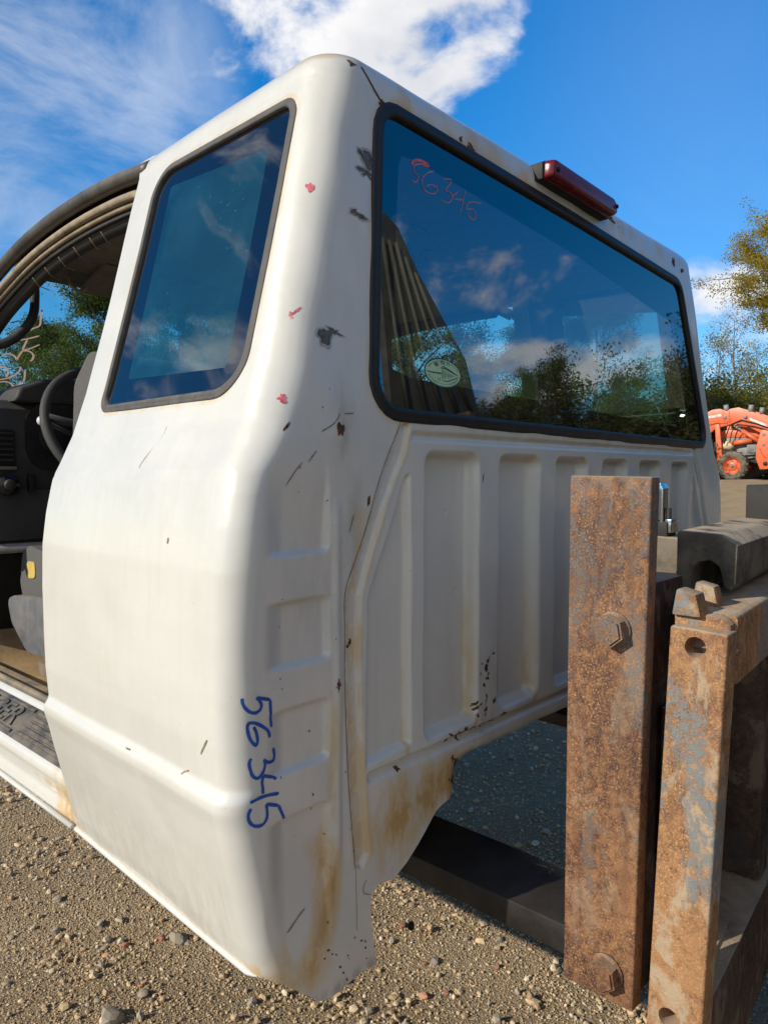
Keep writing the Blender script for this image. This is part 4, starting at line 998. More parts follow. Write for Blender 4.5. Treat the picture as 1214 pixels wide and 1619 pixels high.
# ---- roof, rails, pillars and seals at the open doorways
nxr, nyr = 40, 30
gx_ = np.linspace(.215, CAB_W-.215, nxr)[None]; gy_ = np.linspace(DOOR_Y-.02, 1.30, nyr)[:, None]
gz_ = .604+.022*(1-((gx_-cx)/.66)**2)-.045*smooth(1.0, 1.32, gy_)+0*gx_
i = np.arange(nyr-1)[:, None]*nxr; j = np.arange(nxr-1)[None]
roof = link('roof_panel', np_mesh('roof_panel', np.stack([gx_+0*gy_, gy_+0*gx_, gz_], -1).reshape(-1, 3), np.stack([i+j, i+j+1, i+nxr+j+1, i+nxr+j], -1).reshape(-1, 4)), CAB, M_paint)
roof.modifiers.new('sheet thickness', 'SOLIDIFY').thickness = .012
RAIL = catmull([(.212,.552,.572),(.204,.71,.579),(.203,.915,.577),(.205,1.126,.559),(.198,1.29,.516),(.188,1.42,.462),(.170,1.6,.350),(.142,1.85,.18)], 8)
def mirror(P, far): 
    P = np.array(P, float)
    if far: P[:, 0] = CAB_W-P[:, 0]
    return P
for far in (False, True):
    tube('drip_molding', mirror(RAIL+np.array([-.002, 0, .006]), far), .0150, M_molding, CAB, 12, .0165)
    tube('molding_lip', mirror(RAIL+np.array([.004, 0, .0215]), far), .005, M_molding, CAB, 8)
    k = slice(3, None)
    ws1 = RAIL[k]+np.array([.010, 0, -.0235]); ws1[0] += (0, -.01, -.012)
    hook = np.vstack([ws1[0]+np.array([.006, -.022, -.030]), ws1[0]+np.array([.002, -.018, -.012]), ws1[1:]])
    tube('weatherstrip', mirror(hook, far), .0085, M_tanstrip, CAB, 10)
    tube('weatherstrip', mirror(hook[1:]+np.array([.009, .0, -.0118]), far), .0056, M_tanstrip, CAB, 8)
    tube('door_trim_edge', mirror(hook[1:]+np.array([.018, .004, -.0195]), far), .0045, M_seatplastic, CAB, 8)
    tube('header_trim', mirror(RAIL[4:]+np.array([.052, .0, -.042]), far), .020, M_plastic, CAB, 12, .018)
    tube('roof_rail', mirror(RAIL+np.array([.045, 0, -.004]), far), .028, M_trim, CAB, 10, .024)
    for tt in np.linspace(12, 26, 6):
        if far: break
        p = RAIL[int(tt)]+np.array([.045, 0, -.074]); tube('trim_seam', np.array([p+(-.018,-.006,.018), p+(0, 0, .002), p+(.03,.012,0)]), .0012, M_tanstrip, CAB, 4)
HD = tube('grab_handle', catmull([(.318,1.37,.535),(.314,1.36,.494),(.310,1.36,.451),(.293,1.36,.414),(.256,1.36,.373),(.215,1.37,.352),(.190,1.385,.372)], 6), .0125, M_plastic, CAB, 10)
link('headliner', np_mesh('headliner', [(.24,.12,.548),(CAB_W-.24,.12,.548),(CAB_W-.24,1.22,.548),(.24,1.22,.548),(.30,1.27,.520),(CAB_W-.30,1.27,.520)], [(0,3,2),(0,2,1),(3,4,5),(3,5,2)], False), CAB, M_liner)
box('sun_visor', .38, .78, 1.08, 1.235, .505, .523, M_liner, CAB, .008, Matrix.Translation((.58,1.2,.515)) @ Matrix.Rotation(R(-18), 4, 'X') @ Matrix.Translation((-.58,-1.2,-.515)))
tube('visor_clip', catmull([(.345,1.22,.535),(.352,1.215,.505),(.372,1.21,.495),(.39,1.2,.508)], 5), .005, M_tanstrip, CAB, 8)
# windscreen
WSY0, WSZ0, WSY1, WSZ1 = 1.24, .53, 1.88, .178
WSO = link('windscreen', np_mesh('windscreen', [(.22,WSY0,WSZ0),(CAB_W-.22,WSY0,WSZ0),(CAB_W-.13,WSY1,WSZ1),(.13,WSY1,WSZ1)], [(0,1,2,3)], False), CAB, M_glass_front)
wn = np.array([0, -.482, -.876])
def ws_strokes(name, strokes, width, mat):
    arr = []
    for s_ in strokes:
        q = catmull(s_, 6)+wn*.002; arr.append(ribbon(q, np.tile(wn, (len(q), 1)), width))
    return link(name, join(name, arr), WSO, mat)
ws_strokes('marker_writing', [[(.332,1.359,.465),(.338,1.383,.451),(.348,1.416,.433),(.339,1.43,.426),(.329,1.442,.419)],[(.329,1.442,.419),(.325,1.427,.427),(.318,1.419,.431),(.311,1.417,.433),(.293,1.412,.435),(.271,1.424,.429)],
    [(.363,1.456,.411),(.337,1.475,.401),(.305,1.491,.392),(.294,1.496,.389)],[(.337,1.477,.4),(.340,1.524,.374)],[(.340,1.524,.374),(.359,1.51,.381),(.377,1.491,.392)],
    [(.341,1.526,.373),(.358,1.523,.374),(.376,1.536,.367),(.381,1.556,.356),(.377,1.566,.351)],[(.341,1.526,.373),(.339,1.547,.361),(.341,1.568,.35)],[(.341,1.568,.35),(.33,1.553,.358),(.313,1.544,.363),(.297,1.549,.36),(.28,1.56,.354)],
    [(.295,1.602,.331),(.318,1.601,.331),(.33,1.612,.326),(.337,1.63,.315),(.337,1.645,.307)],[(.36,1.593,.336),(.364,1.608,.327),(.356,1.636,.312),(.34,1.652,.304),(.31,1.665,.297)],[(.378,1.606,.329),(.388,1.635,.313),(.393,1.657,.301)],[(.393,1.657,.301),(.375,1.689,.283)],[(.375,1.689,.283),(.361,1.673,.292),(.342,1.665,.296),(.315,1.675,.291)]], .0055, M_salmon)['label'] = 'salmon marker number scrawled on the windscreen'
def text_mesh(body, size, depth):
    cu = bpy.data.curves.new('lettering', 'FONT'); cu.body = body; cu.size = size; cu.extrude = depth; cu.align_x = 'CENTER'; cu.align_y = 'CENTER'; cu.offset = size*.012
    tmp = bpy.data.objects.new('lettering', cu); COLL.objects.link(tmp)
    me_ = bpy.data.meshes.new_from_object(tmp.evaluated_get(bpy.context.evaluated_depsgraph_get()))
    bpy.data.objects.remove(tmp); bpy.data.curves.remove(cu); return me_
bnp = np.array([.83, 1.33, .480])
bt = text_mesh('RANGER', .055, .0005)
bt.transform(Matrix(((1,0,0,bnp[0]),(0,.876,.482,bnp[1]-.004),(0,-.482,.876,bnp[2]-.004),(0,0,0,1))) @ Matrix.Rotation(math.pi, 4, 'X') @ Matrix.Rotation(math.pi, 4, 'Z'))
link('mirrored_lettering', bt, WSO, M_darkmark)  # mirrored letters stand in for a reflected word
# dashboard
DASH = prism('dashboard', [(1.86,.16),(1.80,.205),(1.60,.228),(1.50,.222),(1.465,.195),(1.455,.06),(1.475,-.03),(1.46,-.18),(1.50,-.20),(1.70,-.16),(1.86,-.05)], .17, CAB_W-.17, 'x', M_plastic, CAB, .010)
prism('instrument_hood', [(.285,.215),(.30,.255),(.37,.285),(.55,.30),(.70,.285),(.77,.25),(.79,.215)], 1.44, 1.66, 'y', M_plastic, DASH, .012, None, 65)
CL = prism('instrument_cluster', round_poly([(.315,.02),(.74,.02),(.74,.215),(.315,.215)], [.07,.07,.06,.06], 6), 1.446, 1.4535, 'y', M_gauge, DASH)
for gxp in (.40, .53, .65): tube('gauge', np.array([(gxp, 1.4455, .12), (gxp, 1.443, .12)]), .05, M_hole, CL, 24)
VT = box('air_vent', .205, .285, 1.445, 1.460, .035, .135, M_hole, DASH, .006)
for k in range(6): box('louver', .210, .280, 1.440, 1.452, .046+k*.015, .051+k*.015, M_plastic, VT, .001)
box('vent_frame', .200, .290, 1.448, 1.466, .022, .032, M_silltrim, DASH, .002)
tube('headlamp_switch', np.array([(.262,1.455,-.02),(.262,1.435,-.02)]), .030, M_gauge, DASH, 20); tube('switch_knob', np.array([(.262,1.438,-.02),(.262,1.420,-.02)]), .015, M_plastic, DASH, 16)
box('dimmer_switch', .318, .338, 1.440, 1.46, -.04, .01, M_gauge, DASH, .004)
prism('lower_dash_panel', [(1.462,-.035),(1.458,-.178),(1.47,-.185),(1.48,-.03)], .20, .95, 'x', M_plastic, DASH, .003)
tube('dash_lower_bar', np.array([(.18,1.458,-.200),(.6,1.452,-.203),(.95,1.458,-.205)]), .014, M_seatplastic, DASH, 10)
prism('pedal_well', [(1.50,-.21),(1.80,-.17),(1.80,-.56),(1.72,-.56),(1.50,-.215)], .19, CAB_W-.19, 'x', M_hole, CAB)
# steering wheel
WC = Vector((.475, 1.235, .135)); ax_ = Vector((0, -.90, .43)).normalized(); u_ = Vector((1, 0, 0)); v_ = ax_.cross(u_)
ring = [WC+u_*math.cos(a)*.190+v_*math.sin(a)*.190 for a in np.arange(48)/48*2*math.pi]
SWH = tube('steering_wheel', np.array(ring), .0135, M_trim, CAB, 12, closed=True)
tube('wheel_hub', np.array([WC-ax_*.05, WC-ax_*.02, WC+ax_*.005]), np.array([.05, .075, .06]), M_plastic, SWH, 16)
for a in (.15, math.pi-.15, 3.9, 5.5): tube('spoke', np.array([WC-ax_*.02, WC+(u_*math.cos(a)+v_*math.sin(a))*.185]), .011, M_plastic, SWH, 8, .02)
tube('steering_column', np.array([WC-ax_*.04, WC-ax_*.30]), .04, M_plastic, CAB, 14)
ST = tube('column_stalk', np.array([WC-ax_*.09+u_*-.03, Vector((.316,1.315,.152))]), .006, M_plastic, CAB, 8)
bm = bmesh.new(); bmesh.ops.create_uvsphere(bm, u_segments=16, v_segments=10, radius=.0135, matrix=Matrix.Translation((.306,1.312,.154))); link('stalk_knob', bm_mesh('stalk_knob', bm, True), ST, M_knob)
# seats
for dx in (0, .74):
    prism('seat_back', [(q[0], q[1]) for q in round_poly([(1.00,-.34),(1.16,-.32),(1.118,.10),(1.105,.235),(1.02,.305),(.93,.295),(.90,.18),(.87,-.30)], [.02,.02,.1,.05,.05,.05,.1,.05], 5)], .302+dx, .70+dx, 'x', M_cloth, CAB, .014)
    SC = prism('seat_cushion', round_poly([(.95,-.36),(1.44,-.39),(1.475,-.30),(1.455,-.215),(1.40,-.190),(.95,-.25)], [.02,.03,.04,.04,.05,.02], 5), .300+dx, .74+dx, 'x', M_cloth, CAB, .016)
    prism('seat_shield', round_poly([(1.0,-.30),(1.42,-.33),(1.470,-.345),(1.44,-.41),(1.34,-.475),(1.0,-.47)], [.02,.04,.03,.04,.05,.02], 5), .262+dx, .300+dx, 'x', M_seatplastic, SC, .012)
    if not dx: prism('torn_foam', round_poly([(1.36,-.235),(1.42,-.235),(1.41,-.285),(1.36,-.28)], .015, 4), .2965, .302, 'x', M_foam, SC, .002)
    box('seat_rail', .30+dx, .34+dx, .90, 1.36, -.55, -.515, M_silltrim, CAB, .003); tube('rail_bolt', np.array([(.32+dx,1.33,-.515),(.32+dx,1.33,-.495)]), .012, M_seatplastic, CAB, 6)
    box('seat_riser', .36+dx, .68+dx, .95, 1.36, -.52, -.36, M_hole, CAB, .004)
# floor, firewall, sills
nx_, ny2 = 60, 60
fx = np.linspace(.19, CAB_W-.19, nx_)[None]; fy = np.linspace(.03, 1.80, ny2)[:, None]
fz = -.556+.012*np.sin(fx*8)*np.sin(fy*5)+.05*np.exp(-((fx-cx)/.16)**2)+.16*smooth(1.52, 1.8, fy)+.105*smooth(.40, .10, fy)+.02*smooth(.26, .2, fx)
i = np.arange(ny2-1)[:, None]*nx_; j = np.arange(nx_-1)[None]
link('floor_pan', np_mesh('floor_pan', np.stack([fx+0*fy, fy+0*fx, fz], -1).reshape(-1, 3), np.stack([i+j, i+j+1, i+nx_+j+1, i+nx_+j], -1).reshape(-1, 4)), CAB, M_dustfloor).modifiers.new('sheet thickness', 'SOLIDIFY').thickness = .012
link('floor_underside', np_mesh('floor_underside', np.stack([fx+0*fy, fy+0*fx, fz-.016], -1).reshape(-1, 3), np.stack([i+j, i+nx_+j, i+nx_+j+1, i+j+1], -1).reshape(-1, 4)), CAB, M_hole)
box('firewall', .17, CAB_W-.17, 1.80, 1.815, -.56, .17, M_paint, CAB, .003)
prism('cowl_panel', [(1.80,.12),(1.80,.165),(1.90,.172),(2.02,.15),(2.02,.12)], .12, CAB_W-.12, 'x', M_paint, CAB, .006)
SILL = [(.058,-.634),(.050,-.628),(.0515,-.616),(.056,-.600),(.052,-.583),(.046,-.566),(.049,-.552),(.058,-.545),(.122,-.510),(.130,-.497),(.150,-.494),(.156,-.506),(.195,-.508),(.202,-.53),(.20,-.575),(.12,-.60),(.085,-.64)]
for far in (False, True):
    P_ = [(CAB_W-a, b) for a, b in SILL][::-1] if far else SILL
    P_ = np.array(P_); m_ = len(P_); ys = np.r_[np.linspace(.545, .8, 40), np.linspace(.82, 1.78, 40)]
    PP = resample(P_, 90, True); m_ = len(PP)
    V = np.stack([np.broadcast_to(PP[None, :, 0], (80, m_)), np.broadcast_to(ys[:, None], (80, m_)), np.broadcast_to(PP[None, :, 1], (80, m_))], -1).reshape(-1, 3)
    i = np.arange(79)[:, None]*m_; j = np.arange(m_)[None]; j2 = (j+1) % m_
    ms = np_mesh('door_sill', V, np.stack([i+j, i+m_+j, i+m_+j2, i+j2], -1).reshape(-1, 4)[:, ::-1])
    rs = .9*np.exp(-((V[:, 1]-.585)/.045)**2)*smooth(-.56, -.61, V[:, 2])+.55*np.exp(-((V[:, 2]+.585)/.008)**2)*smooth(.95, .62, V[:, 1])+.35*smooth(.75, .60, V[:, 1])
    ms.attributes.new('rust', 'FLOAT', 'POINT').data.foreach_set('value', np.clip(rs, 0, 1).astype(np.float32))
    SL = link('door_sill', ms, CAB, M_paint)
    if far: continue
    SL['label'] = 'white door sill with a ribbed grey step plate'
    dirv = np.array([.122-.058, 0, .035]); dl = np.linalg.norm(dirv); dirv /= dl; nv = np.array([-dirv[2], 0, dirv[0]])
    def slab(name, u0, u1, y0, y1, h0, h1, mat, parent, bev=.0012):
        o0 = np.array([.058, 0, -.545]); c8 = []
        for h in (h0, h1):
            for u, y in ((u0, y0), (u1, y0), (u1, y1), (u0, y1)):
                p = o0+dirv*u+nv*h; c8.append((p[0], y, p[2]))
        bm_ = bmesh.new(); bm_hexa(bm_, c8, bev, 2); bmesh.ops.recalc_face_normals(bm_, faces=bm_.faces)
        return link(name, bm_mesh(name, bm_, True, 40), parent, mat)
    SP = slab('step_plate', -.004, dl+.002, .600, 1.56, .0005, .0035, M_stepplate, SL)
    for k in range(5): slab('tread_rib', .006+k*.0135, .0145+k*.0135, .608, .885, .0035, .0078, M_stepplate, SP, .0018)
    slab('tread_rib', .002, .009, .905, 1.55, .0035, .0075, M_stepplate, SP, .0018); slab('tread_rib', .062, .070, .905, 1.55, .0035, .0075, M_stepplate, SP, .0018)
    for k in range(4): slab('tread_rib', .006+k*.0165, .0145+k*.0165, 1.335, 1.55, .0035, .0078, M_stepplate, SP, .0018)
    lm_ = text_mesh('RANGER', .064, .0022); o0 = np.array([.058, 0, -.545])+dirv*.036+nv*.0050
    lm_.transform(Matrix(((0, dirv[0], nv[0], o0[0]), (-1, 0, 0, 1.10), (0, dirv[2], nv[2], o0[2]), (0, 0, 0, 1))) @ Matrix.Scale(1.35, 4, (1, 0, 0)))
    link('raised_lettering', lm_, SP, M_stepplate)
    tube('sill_seal', np.array([(.140,.58,-.490),(.140,1.7,-.490)]), .009, M_silltrim, SL, 8)
    box('sill_trim', .160, .196, .60, 1.7, -.508, -.500, M_silltrim, SL, .002); box('sill_trim', .168, .190, .585, .98, -.499, -.490, M_stepplate, SL, .002)
    tube('sill_trim_clip', np.array([(.158,.90,-.488),(.17,.915,-.485),(.19,.93,-.488)]), .004, M_hole, SL, 6)
# rolled flange under the quarter panel
zb_ = np.linspace(.06, .60, 40); rim = on_side(zb_, np.full(40, -.637), .001)
q = catmull([(-.035,-.638),(-.025,-.638),(-.016,-.6383)], 6); P_, N_ = shell_point(q[:, 0], q[:, 1], .0005)
tube('rocker_flange', np.vstack([rim[::-1][:-8], P_]), np.r_[np.full(len(rim)-8, .0050), np.linspace(.0046, .0006, len(P_))], M_paint, CAB, 10)
tube('rocker_flange', np.array([(.046,.58,-.632),(.046,1.0,-.630),(.046,1.76,-.628)]), .0052, M_paint, CAB, 10)
# cross member and body mounts under the floor
box('floor_crossmember', .25, CAB_W-.25, .34, .42, -.60, -.575, M_hole, CAB, .004)
# ================================================================ fork carriage of the loader behind the cab
FK = thing('fork_carriage', 'rusty loader fork carriage with black forks carrying the white cab', 'fork carriage', (.9, -.4, -.70))
YW = Matrix.Translation((.37, -.4, 0)) @ Matrix.Rotation(R(4.0), 4, 'Z') @ Matrix.Translation((-.37, .4, 0))
bm = bmesh.new(); bm_hexa(bm, [(.350,-.333,-.679),(.377,-.333,-.681),(.377,-.236,-.681),(.350,-.236,-.679),(.350,-.346,.001),(.377,-.346,.001),(.377,-.237,.003),(.350,-.237,.003)], .0035, 3)
SPL = link('side_plate', bm_mesh('side_plate', bm, True, 40), FK, M_rust_plate); SPL['label'] = 'thick rust brown steel plate with two hexagonal bolt heads'
def hexbolt(x, y, z, r, parent):
    tube('washer', np.array([(x, y, z), (x-.004, y, z)]), r*1.12, M_rust_plate, parent, 20)
    bm = bmesh.new(); a0 = .35
    ra = [bm.verts.new((x-.004, y+r*math.cos(a0+k*math.pi/3), z+r*math.sin(a0+k*math.pi/3))) for k in range(6)]
    rb = [bm.verts.new((x-.021, y+r*math.cos(a0+k*math.pi/3), z+r*math.sin(a0+k*math.pi/3))) for k in range(6)]
    bm.faces.new(ra[::-1]); bm.faces.new(rb)
    for k in range(6): bm.faces.new((ra[k], ra[(k+1) % 6], rb[(k+1) % 6], rb[k]))
    bmesh.ops.recalc_face_normals(bm, faces=bm.faces)
    bmesh.ops.bevel(bm, geom=[e for e in bm.edges if all(v in rb for v in e.verts)], offset=.003, segments=2, affect='EDGES')
    return link('hex_bolt', bm_mesh('hex_bolt', bm, True, 30), parent, M_rust_plate)
hexbolt(.350, -.301, -.192, .0205, SPL); hexbolt(.350, -.298, -.640, .0205, SPL)
for x0 in (.336, 1.20):
    dy = 0.0 if x0 < 1 else .05
    y0 = -.233 if x0 < 1 else -.36
    if x0 < 1: x0, y0 = .381, -.268
    f = prism('fork', [(y0, -.670), (y0, -.627), (.95, -.631), (1.02, -.639), (1.02, -.648), (.95, -.656)], x0, x0+.138, 'x', M_fork, FK, .003)
    f['label'] = 'black fork blade reaching under the cab'
    box('fork_shank', x0, x0+.132, -.331+dy, -.2685+dy, -.670, -.135, M_rust_dark, FK, .004)
# front frame post with holes
TILT = Matrix.Translation((0, -.40, -.18)) @ Matrix.Rotation(R(2.3), 4, 'X') @ Matrix.Translation((0, .40, .18))
FP = box('frame_post', .350, .388, -.437, -.371, -.80, -.178, M_rust_frame, FK, .004, TILT, 3); FP['label'] = 'rust and blue grey flaked frame post with two drilled holes'
def drilled(y, z, r):
    """bore a real hole into the post"""
    p = TILT @ Vector((.350, y, z)); base = FK.location; bm = bmesh.new()
    bmesh.ops.create_cone(bm, cap_ends=True, segments=28, radius1=r, radius2=r, depth=.064, matrix=Matrix.Translation(p-base) @ Matrix.Rotation(R(90), 4, 'Y'))
    cut = bpy.data.objects.new('cutter', bm_mesh('cutter', bm)); COLL.objects.link(cut); cut.location = base
    m_ = FP.modifiers.new('bore', 'BOOLEAN'); m_.object = cut; m_.operation = 'DIFFERENCE'; m_.solver = 'EXACT'
    bpy.context.view_layer.update()
    me_ = bpy.data.meshes.new_from_object(FP.evaluated_get(bpy.context.evaluated_depsgraph_get()))
    FP.modifiers.clear(); FP.data = me_; me_.polygons.foreach_set('use_smooth', [True]*len(me_.polygons)); me_.set_sharp_from_angle(angle=R(35))
    bpy.data.objects.remove(cut)
drilled(-.402, -.199, .0125); drilled(-.398, -.662, .0125)
TB = prism('frame_top_bar', [(-.437,-.246),(-.437,-.168),(-.432,-.163),(-.365,-.160),(-.365,-.246)], .389, 1.62, 'x', M_rust_frame, FK, .004, YW); TB['label'] = 'rusty top bar of the fork frame with two lugs'
prism('bar_shoulder', [(-.434,-.205),(-.434,-.172),(-.424,-.164),(-.368,-.162),(-.368,-.205)], .372, .395, 'x', M_rust_frame, TB, .006, YW)
prism('lug', [(-.403,-.166),(-.396,-.139),(-.373,-.134),(-.368,-.166)], .362, .392, 'x', M_rust_frame, TB, .003)
prism('lug', [(-.402,-.164),(-.396,-.137),(-.374,-.132),(-.368,-.164)], .425, .450, 'x', M_rust_frame, TB, .003)
prism('frame_bottom_bar', [(-.418,-.80),(-.418,-.640),(-.350,-.636),(-.350,-.80)], .389, 1.62, 'x', M_rust_dark, FK, .004, YW)
for x0 in (.70, 1.58):
    box('frame_upright', x0, x0+.05, -.410, -.345, -.635, -.25, M_rust_dark, FK, .004, YW)
box('frame_web', .42, .66, -.352, -.340, -.636, -.30, M_rust_dark, FK, .003, YW)
box('frame_ledge', .42, .56, -.398, -.352, -.648, -.634, M_rust_frame, FK, .002, YW)
prism('frame_gusset', [(.44,-.62),(.69,-.30),(.69,-.62)], -.36, -.352, 'y', M_rust_dark, FK, .002, YW)
# hooked bar, clamp block, shackle and far stop
HB = prism('hook_bar', [(-.322,-.073),(-.380,-.076),(-.401,-.090),(-.399,-.143),(-.393,-.152),(-.384,-.148),(-.378,-.121),(-.366,-.112),(-.350,-.116),(-.342,-.132),(-.341,-.165),(-.322,-.165)], .50, 1.60, 'x', M_dusty_black, FK, .0065, Matrix.Translation((.5,-.36,0)) @ Matrix.Rotation(R(5), 4, 'Z') @ Matrix.Translation((-.5,.36,0)))
HB['label'] = 'dusty black bar with a hooked hollow end'
prism('clamp_block', [(-.262,-.182),(-.275,-.098),(-.20,-.094),(-.18,-.182)], .65, .80, 'x', M_dusty_black, FK, .006)
box('carriage_plate', .40, 1.58, -.300, -.262, -.62, -.19, M_rust_dark, FK, .004, YW)
SHK = prism('steel_clip', round_poly([(-.2365,-.075),(-.2365,-.018),(-.232,-.010),(-.218,-.010),(-.2145,-.018),(-.2145,-.075),(-.219,-.075),(-.2195,-.024),(-.2315,-.024),(-.232,-.075)], .002, 2), .665, .690, 'x', M_chrome, FK, .0012)
SHK['label'] = 'bright steel clip standing on the clamp block'
tube('clip_pin', np.array([(.678,-.2415,-.092),(.678,-.2415,-.050)]), .0042, M_black, FK, 10)
box('clip_base', .660, .70, -.246, -.206, -.098, -.072, M_black, FK, .003); box('clip_nut', .664, .692, -.252, -.240, -.090, -.068, M_chrome, FK, .002)
box('far_stop', .90, 1.04, -.44, -.295, -.16, -.013, M_black, FK, .003)
# unseen mast and ribbed guard, mirrored in the back window; machine enlarged for shade
tube('weld_bead', np.array([(.3885+.0012*math.sin(k*2.1), -.438+k*.0055, -.2065+.0012*math.sin(k*1.7)) for k in range(12)]), np.array([.0035+.0012*math.sin(k*2.6) for k in range(12)]), M_rust_frame, FP, 8)
LD = thing('loader', 'dark loader machine standing behind the cab and mirrored in its back window', 'loader', (1.2, -2.4, GZ))
for x0 in (.62, 1.42): box('mast_upright', x0, x0+.10, -.78, -.665, -1.05, .30, M_rust_dark, LD, .006)
box('mast_shade_panel', .60, 1.70, -.66, -.63, -1.15, .06, M_black, LD, .006)  # unseen dark panel, added to block light from the cab's back
for z0 in (-.9, -.35): box('mast_cross_bar', .72, 1.42, -.72, -.665, z0, z0+.12, M_rust_dark, LD, .006)
gd = [(1.283,.30),(1.283,.94),(1.33,1.02),(1.40,.985),(1.50,.83),(1.73,.557),(1.80,.30)]
GDO = prism('ribbed_guard', gd, -.91, -.88, 'y', M_guard, LD, .004)
for k in range(5):
    x = 1.305+k*.034; zt = min(.95, .97-(x-1.36)*1.3 if x > 1.36 else .95)
    tube('guard_rib', np.array([(x+(.95-zt)*.25, -.874, zt-.03), (x+.03+k*.035, -.874, .55), (x+.06+k*.065, -.874, .30)]), .007, M_guard, GDO, 8)
prism('machine_body', [(-1.05,-.85),(-1.05,.10),(-1.9,.20),(-2.6,.22),(-3.5,.05),(-3.7,-.2),(-3.7,-.75)], .55, 1.65, 'x', M_black, LD, .03)  # unseen body brought forward to cut light on the cab's back
prism('machine_cab', [(-1.75,.12),(-1.9,1.05),(-2.9,1.10),(-3.05,.15)], .55, 1.55, 'x', M_black, LD, .03)  # raised and set close so it darkens the pickup's back panel
for x0 in (.30, 1.62):
    for y0 in (-1.75, -3.3):
        n = 32; pr = [(.26,0),(.40,.0),(.44,.04),(.44,.22),(.40,.26),(.26,.26),(.18,.2),(0,.2)]
        V = []; F = []; m = len(pr)
        for k in range(n):
            a = k/n*2*math.pi
            for r_, o_ in pr: V.append((x0+o_, y0+r_*math.cos(a), GZ+.44+r_*math.sin(a)))
        for k in range(n):
            for q in range(m-1):
                a0, a1 = k*m+q, ((k+1) % n)*m+q; F += [(a0, a0+1, a1+1), (a0, a1+1, a1)]
        link('wheel', np_mesh('wheel', V, F), LD, M_tyre)
for x0 in (.70, 1.40): box('lift_arm', x0, x0+.09, -1.75, -.73, -.30, -.16, M_rust_dark, LD, .01)
# ================================================================ orange tractor
tx, ty = 21.8, 6.0; tz = float(ground_z(tx, ty))
TR = thing('tractor', 'orange tractor with a raised front loader parked beyond the far side of the cab', 'tractor', (tx, ty, tz))
def TP(f, l, z): return (tx-l, ty+f, tz+z)          # forward, towards the camera side, up
def tprism(name, poly, l0, l1, mat, bevel=.012, parent=None):
    return prism(name, [(ty+f, tz+z) for f, z in poly], tx-l1, tx-l0, 'x', mat, parent or TR, bevel)
def ttube(name, pts, rad, mat, sides=10, parent=None): return tube(name, np.array([TP(*p) for p in pts]), rad, mat, parent or TR, sides)
def wheel(f, l, r, wd, rim_r, nlug):
    prof = [(rim_r, -.42), (rim_r+.02, -.5), (r*.86, -.5), (r*.97, -.40), (r, -.2), (r, .2), (r*.97, .40), (r*.86, .5), (rim_r+.02, .5), (rim_r, .42)]
    n = 40; V = []; Fs = []
    for i in range(n):
        a = i/n*2*math.pi
        for q, (rad, off_) in enumerate(prof): V.append(TP(f+rad*math.cos(a), l+off_*wd, r+rad*math.sin(a)))
    m = len(prof)
    for i in range(n):
        for q in range(m-1):
            a0, a1 = i*m+q, ((i+1) % n)*m+q; Fs += [(a0, a1, a1+1), (a0, a1+1, a0+1)]
    arr = [(np.array(V), np.array(Fs))]
    for i in range(nlug):                                   # chevron lugs
        for sd in (-1, 1):
            a = (i+(.5 if sd > 0 else 0))/nlug*2*math.pi; q = []
            for da, off_ in ((0, .03*sd), (.05, .03*sd), (.16, .5*sd), (.10, .5*sd)):
                for rad in (r*.97, r*1.055): q.append(TP(f+rad*math.cos(a+da), l+off_*wd, r+rad*math.sin(a+da)))
            arr.append((np.array(q), np.array([(0,2,1),(2,3,1),(2,4,3),(4,5,3),(4,6,5),(6,7,5),(6,0,7),(0,1,7),(1,3,5),(1,5,7)])))
    wh = link('wheel', join('wheel', [arr[0]]), TR, M_tyre); wh['label'] = 'tractor tyre'
    lug = link('tread', join('tread', arr[1:], False), wh, M_tyre)
    pr = [(rim_r, .40), (rim_r*.93, .36), (rim_r*.86, .12), (rim_r*.6, .10), (rim_r*.45, .22), (rim_r*.28, .24), (.0, .25)]
    V = []; Fs = []; m = len(pr)
    for i in range(n):
        a = i/n*2*math.pi
        for rad, off_ in pr: V.append(TP(f+rad*math.cos(a), l+off_*wd, r+rad*math.sin(a)))
    for i in range(n):
        for q in range(m-1):
            a0, a1 = i*m+q, ((i+1) % n)*m+q; Fs += [(a0, a1+1, a1), (a0, a0+1, a1+1)]
    link('rim', np_mesh('rim', V, Fs), wh, M_orange)
    ttube('hub', [(f, l+.2*wd, r), (f, l+.34*wd, r)], rim_r*.22, M_pin, 12, wh)
wheel(0, .12, .41, .27, .245, 16); wheel(0, -1.1, .41, .27, .245, 16)
wheel(-1.95, .16, .62, .38, .36, 18); wheel(-1.95, -1.15, .62, .38, .36, 18)
arm = [(-1.7, 1.05), (-1.66, 1.28), (-1.1, 1.66), (-.35, 2.0), (-.10, 2.09), (.12, 2.06), (.26, 1.96), (.22, 1.62), (-.35, 1.54), (-.85, 1.25), (-1.2, 1.02)]
fore = [(.18, 1.64), (.20, 2.0), (.40, 2.08), (.62, 2.06), (.95, 1.90), (2.2, .95), (2.42, .55), (2.15, .45), (.85, 1.58), (.5, 1.66)]
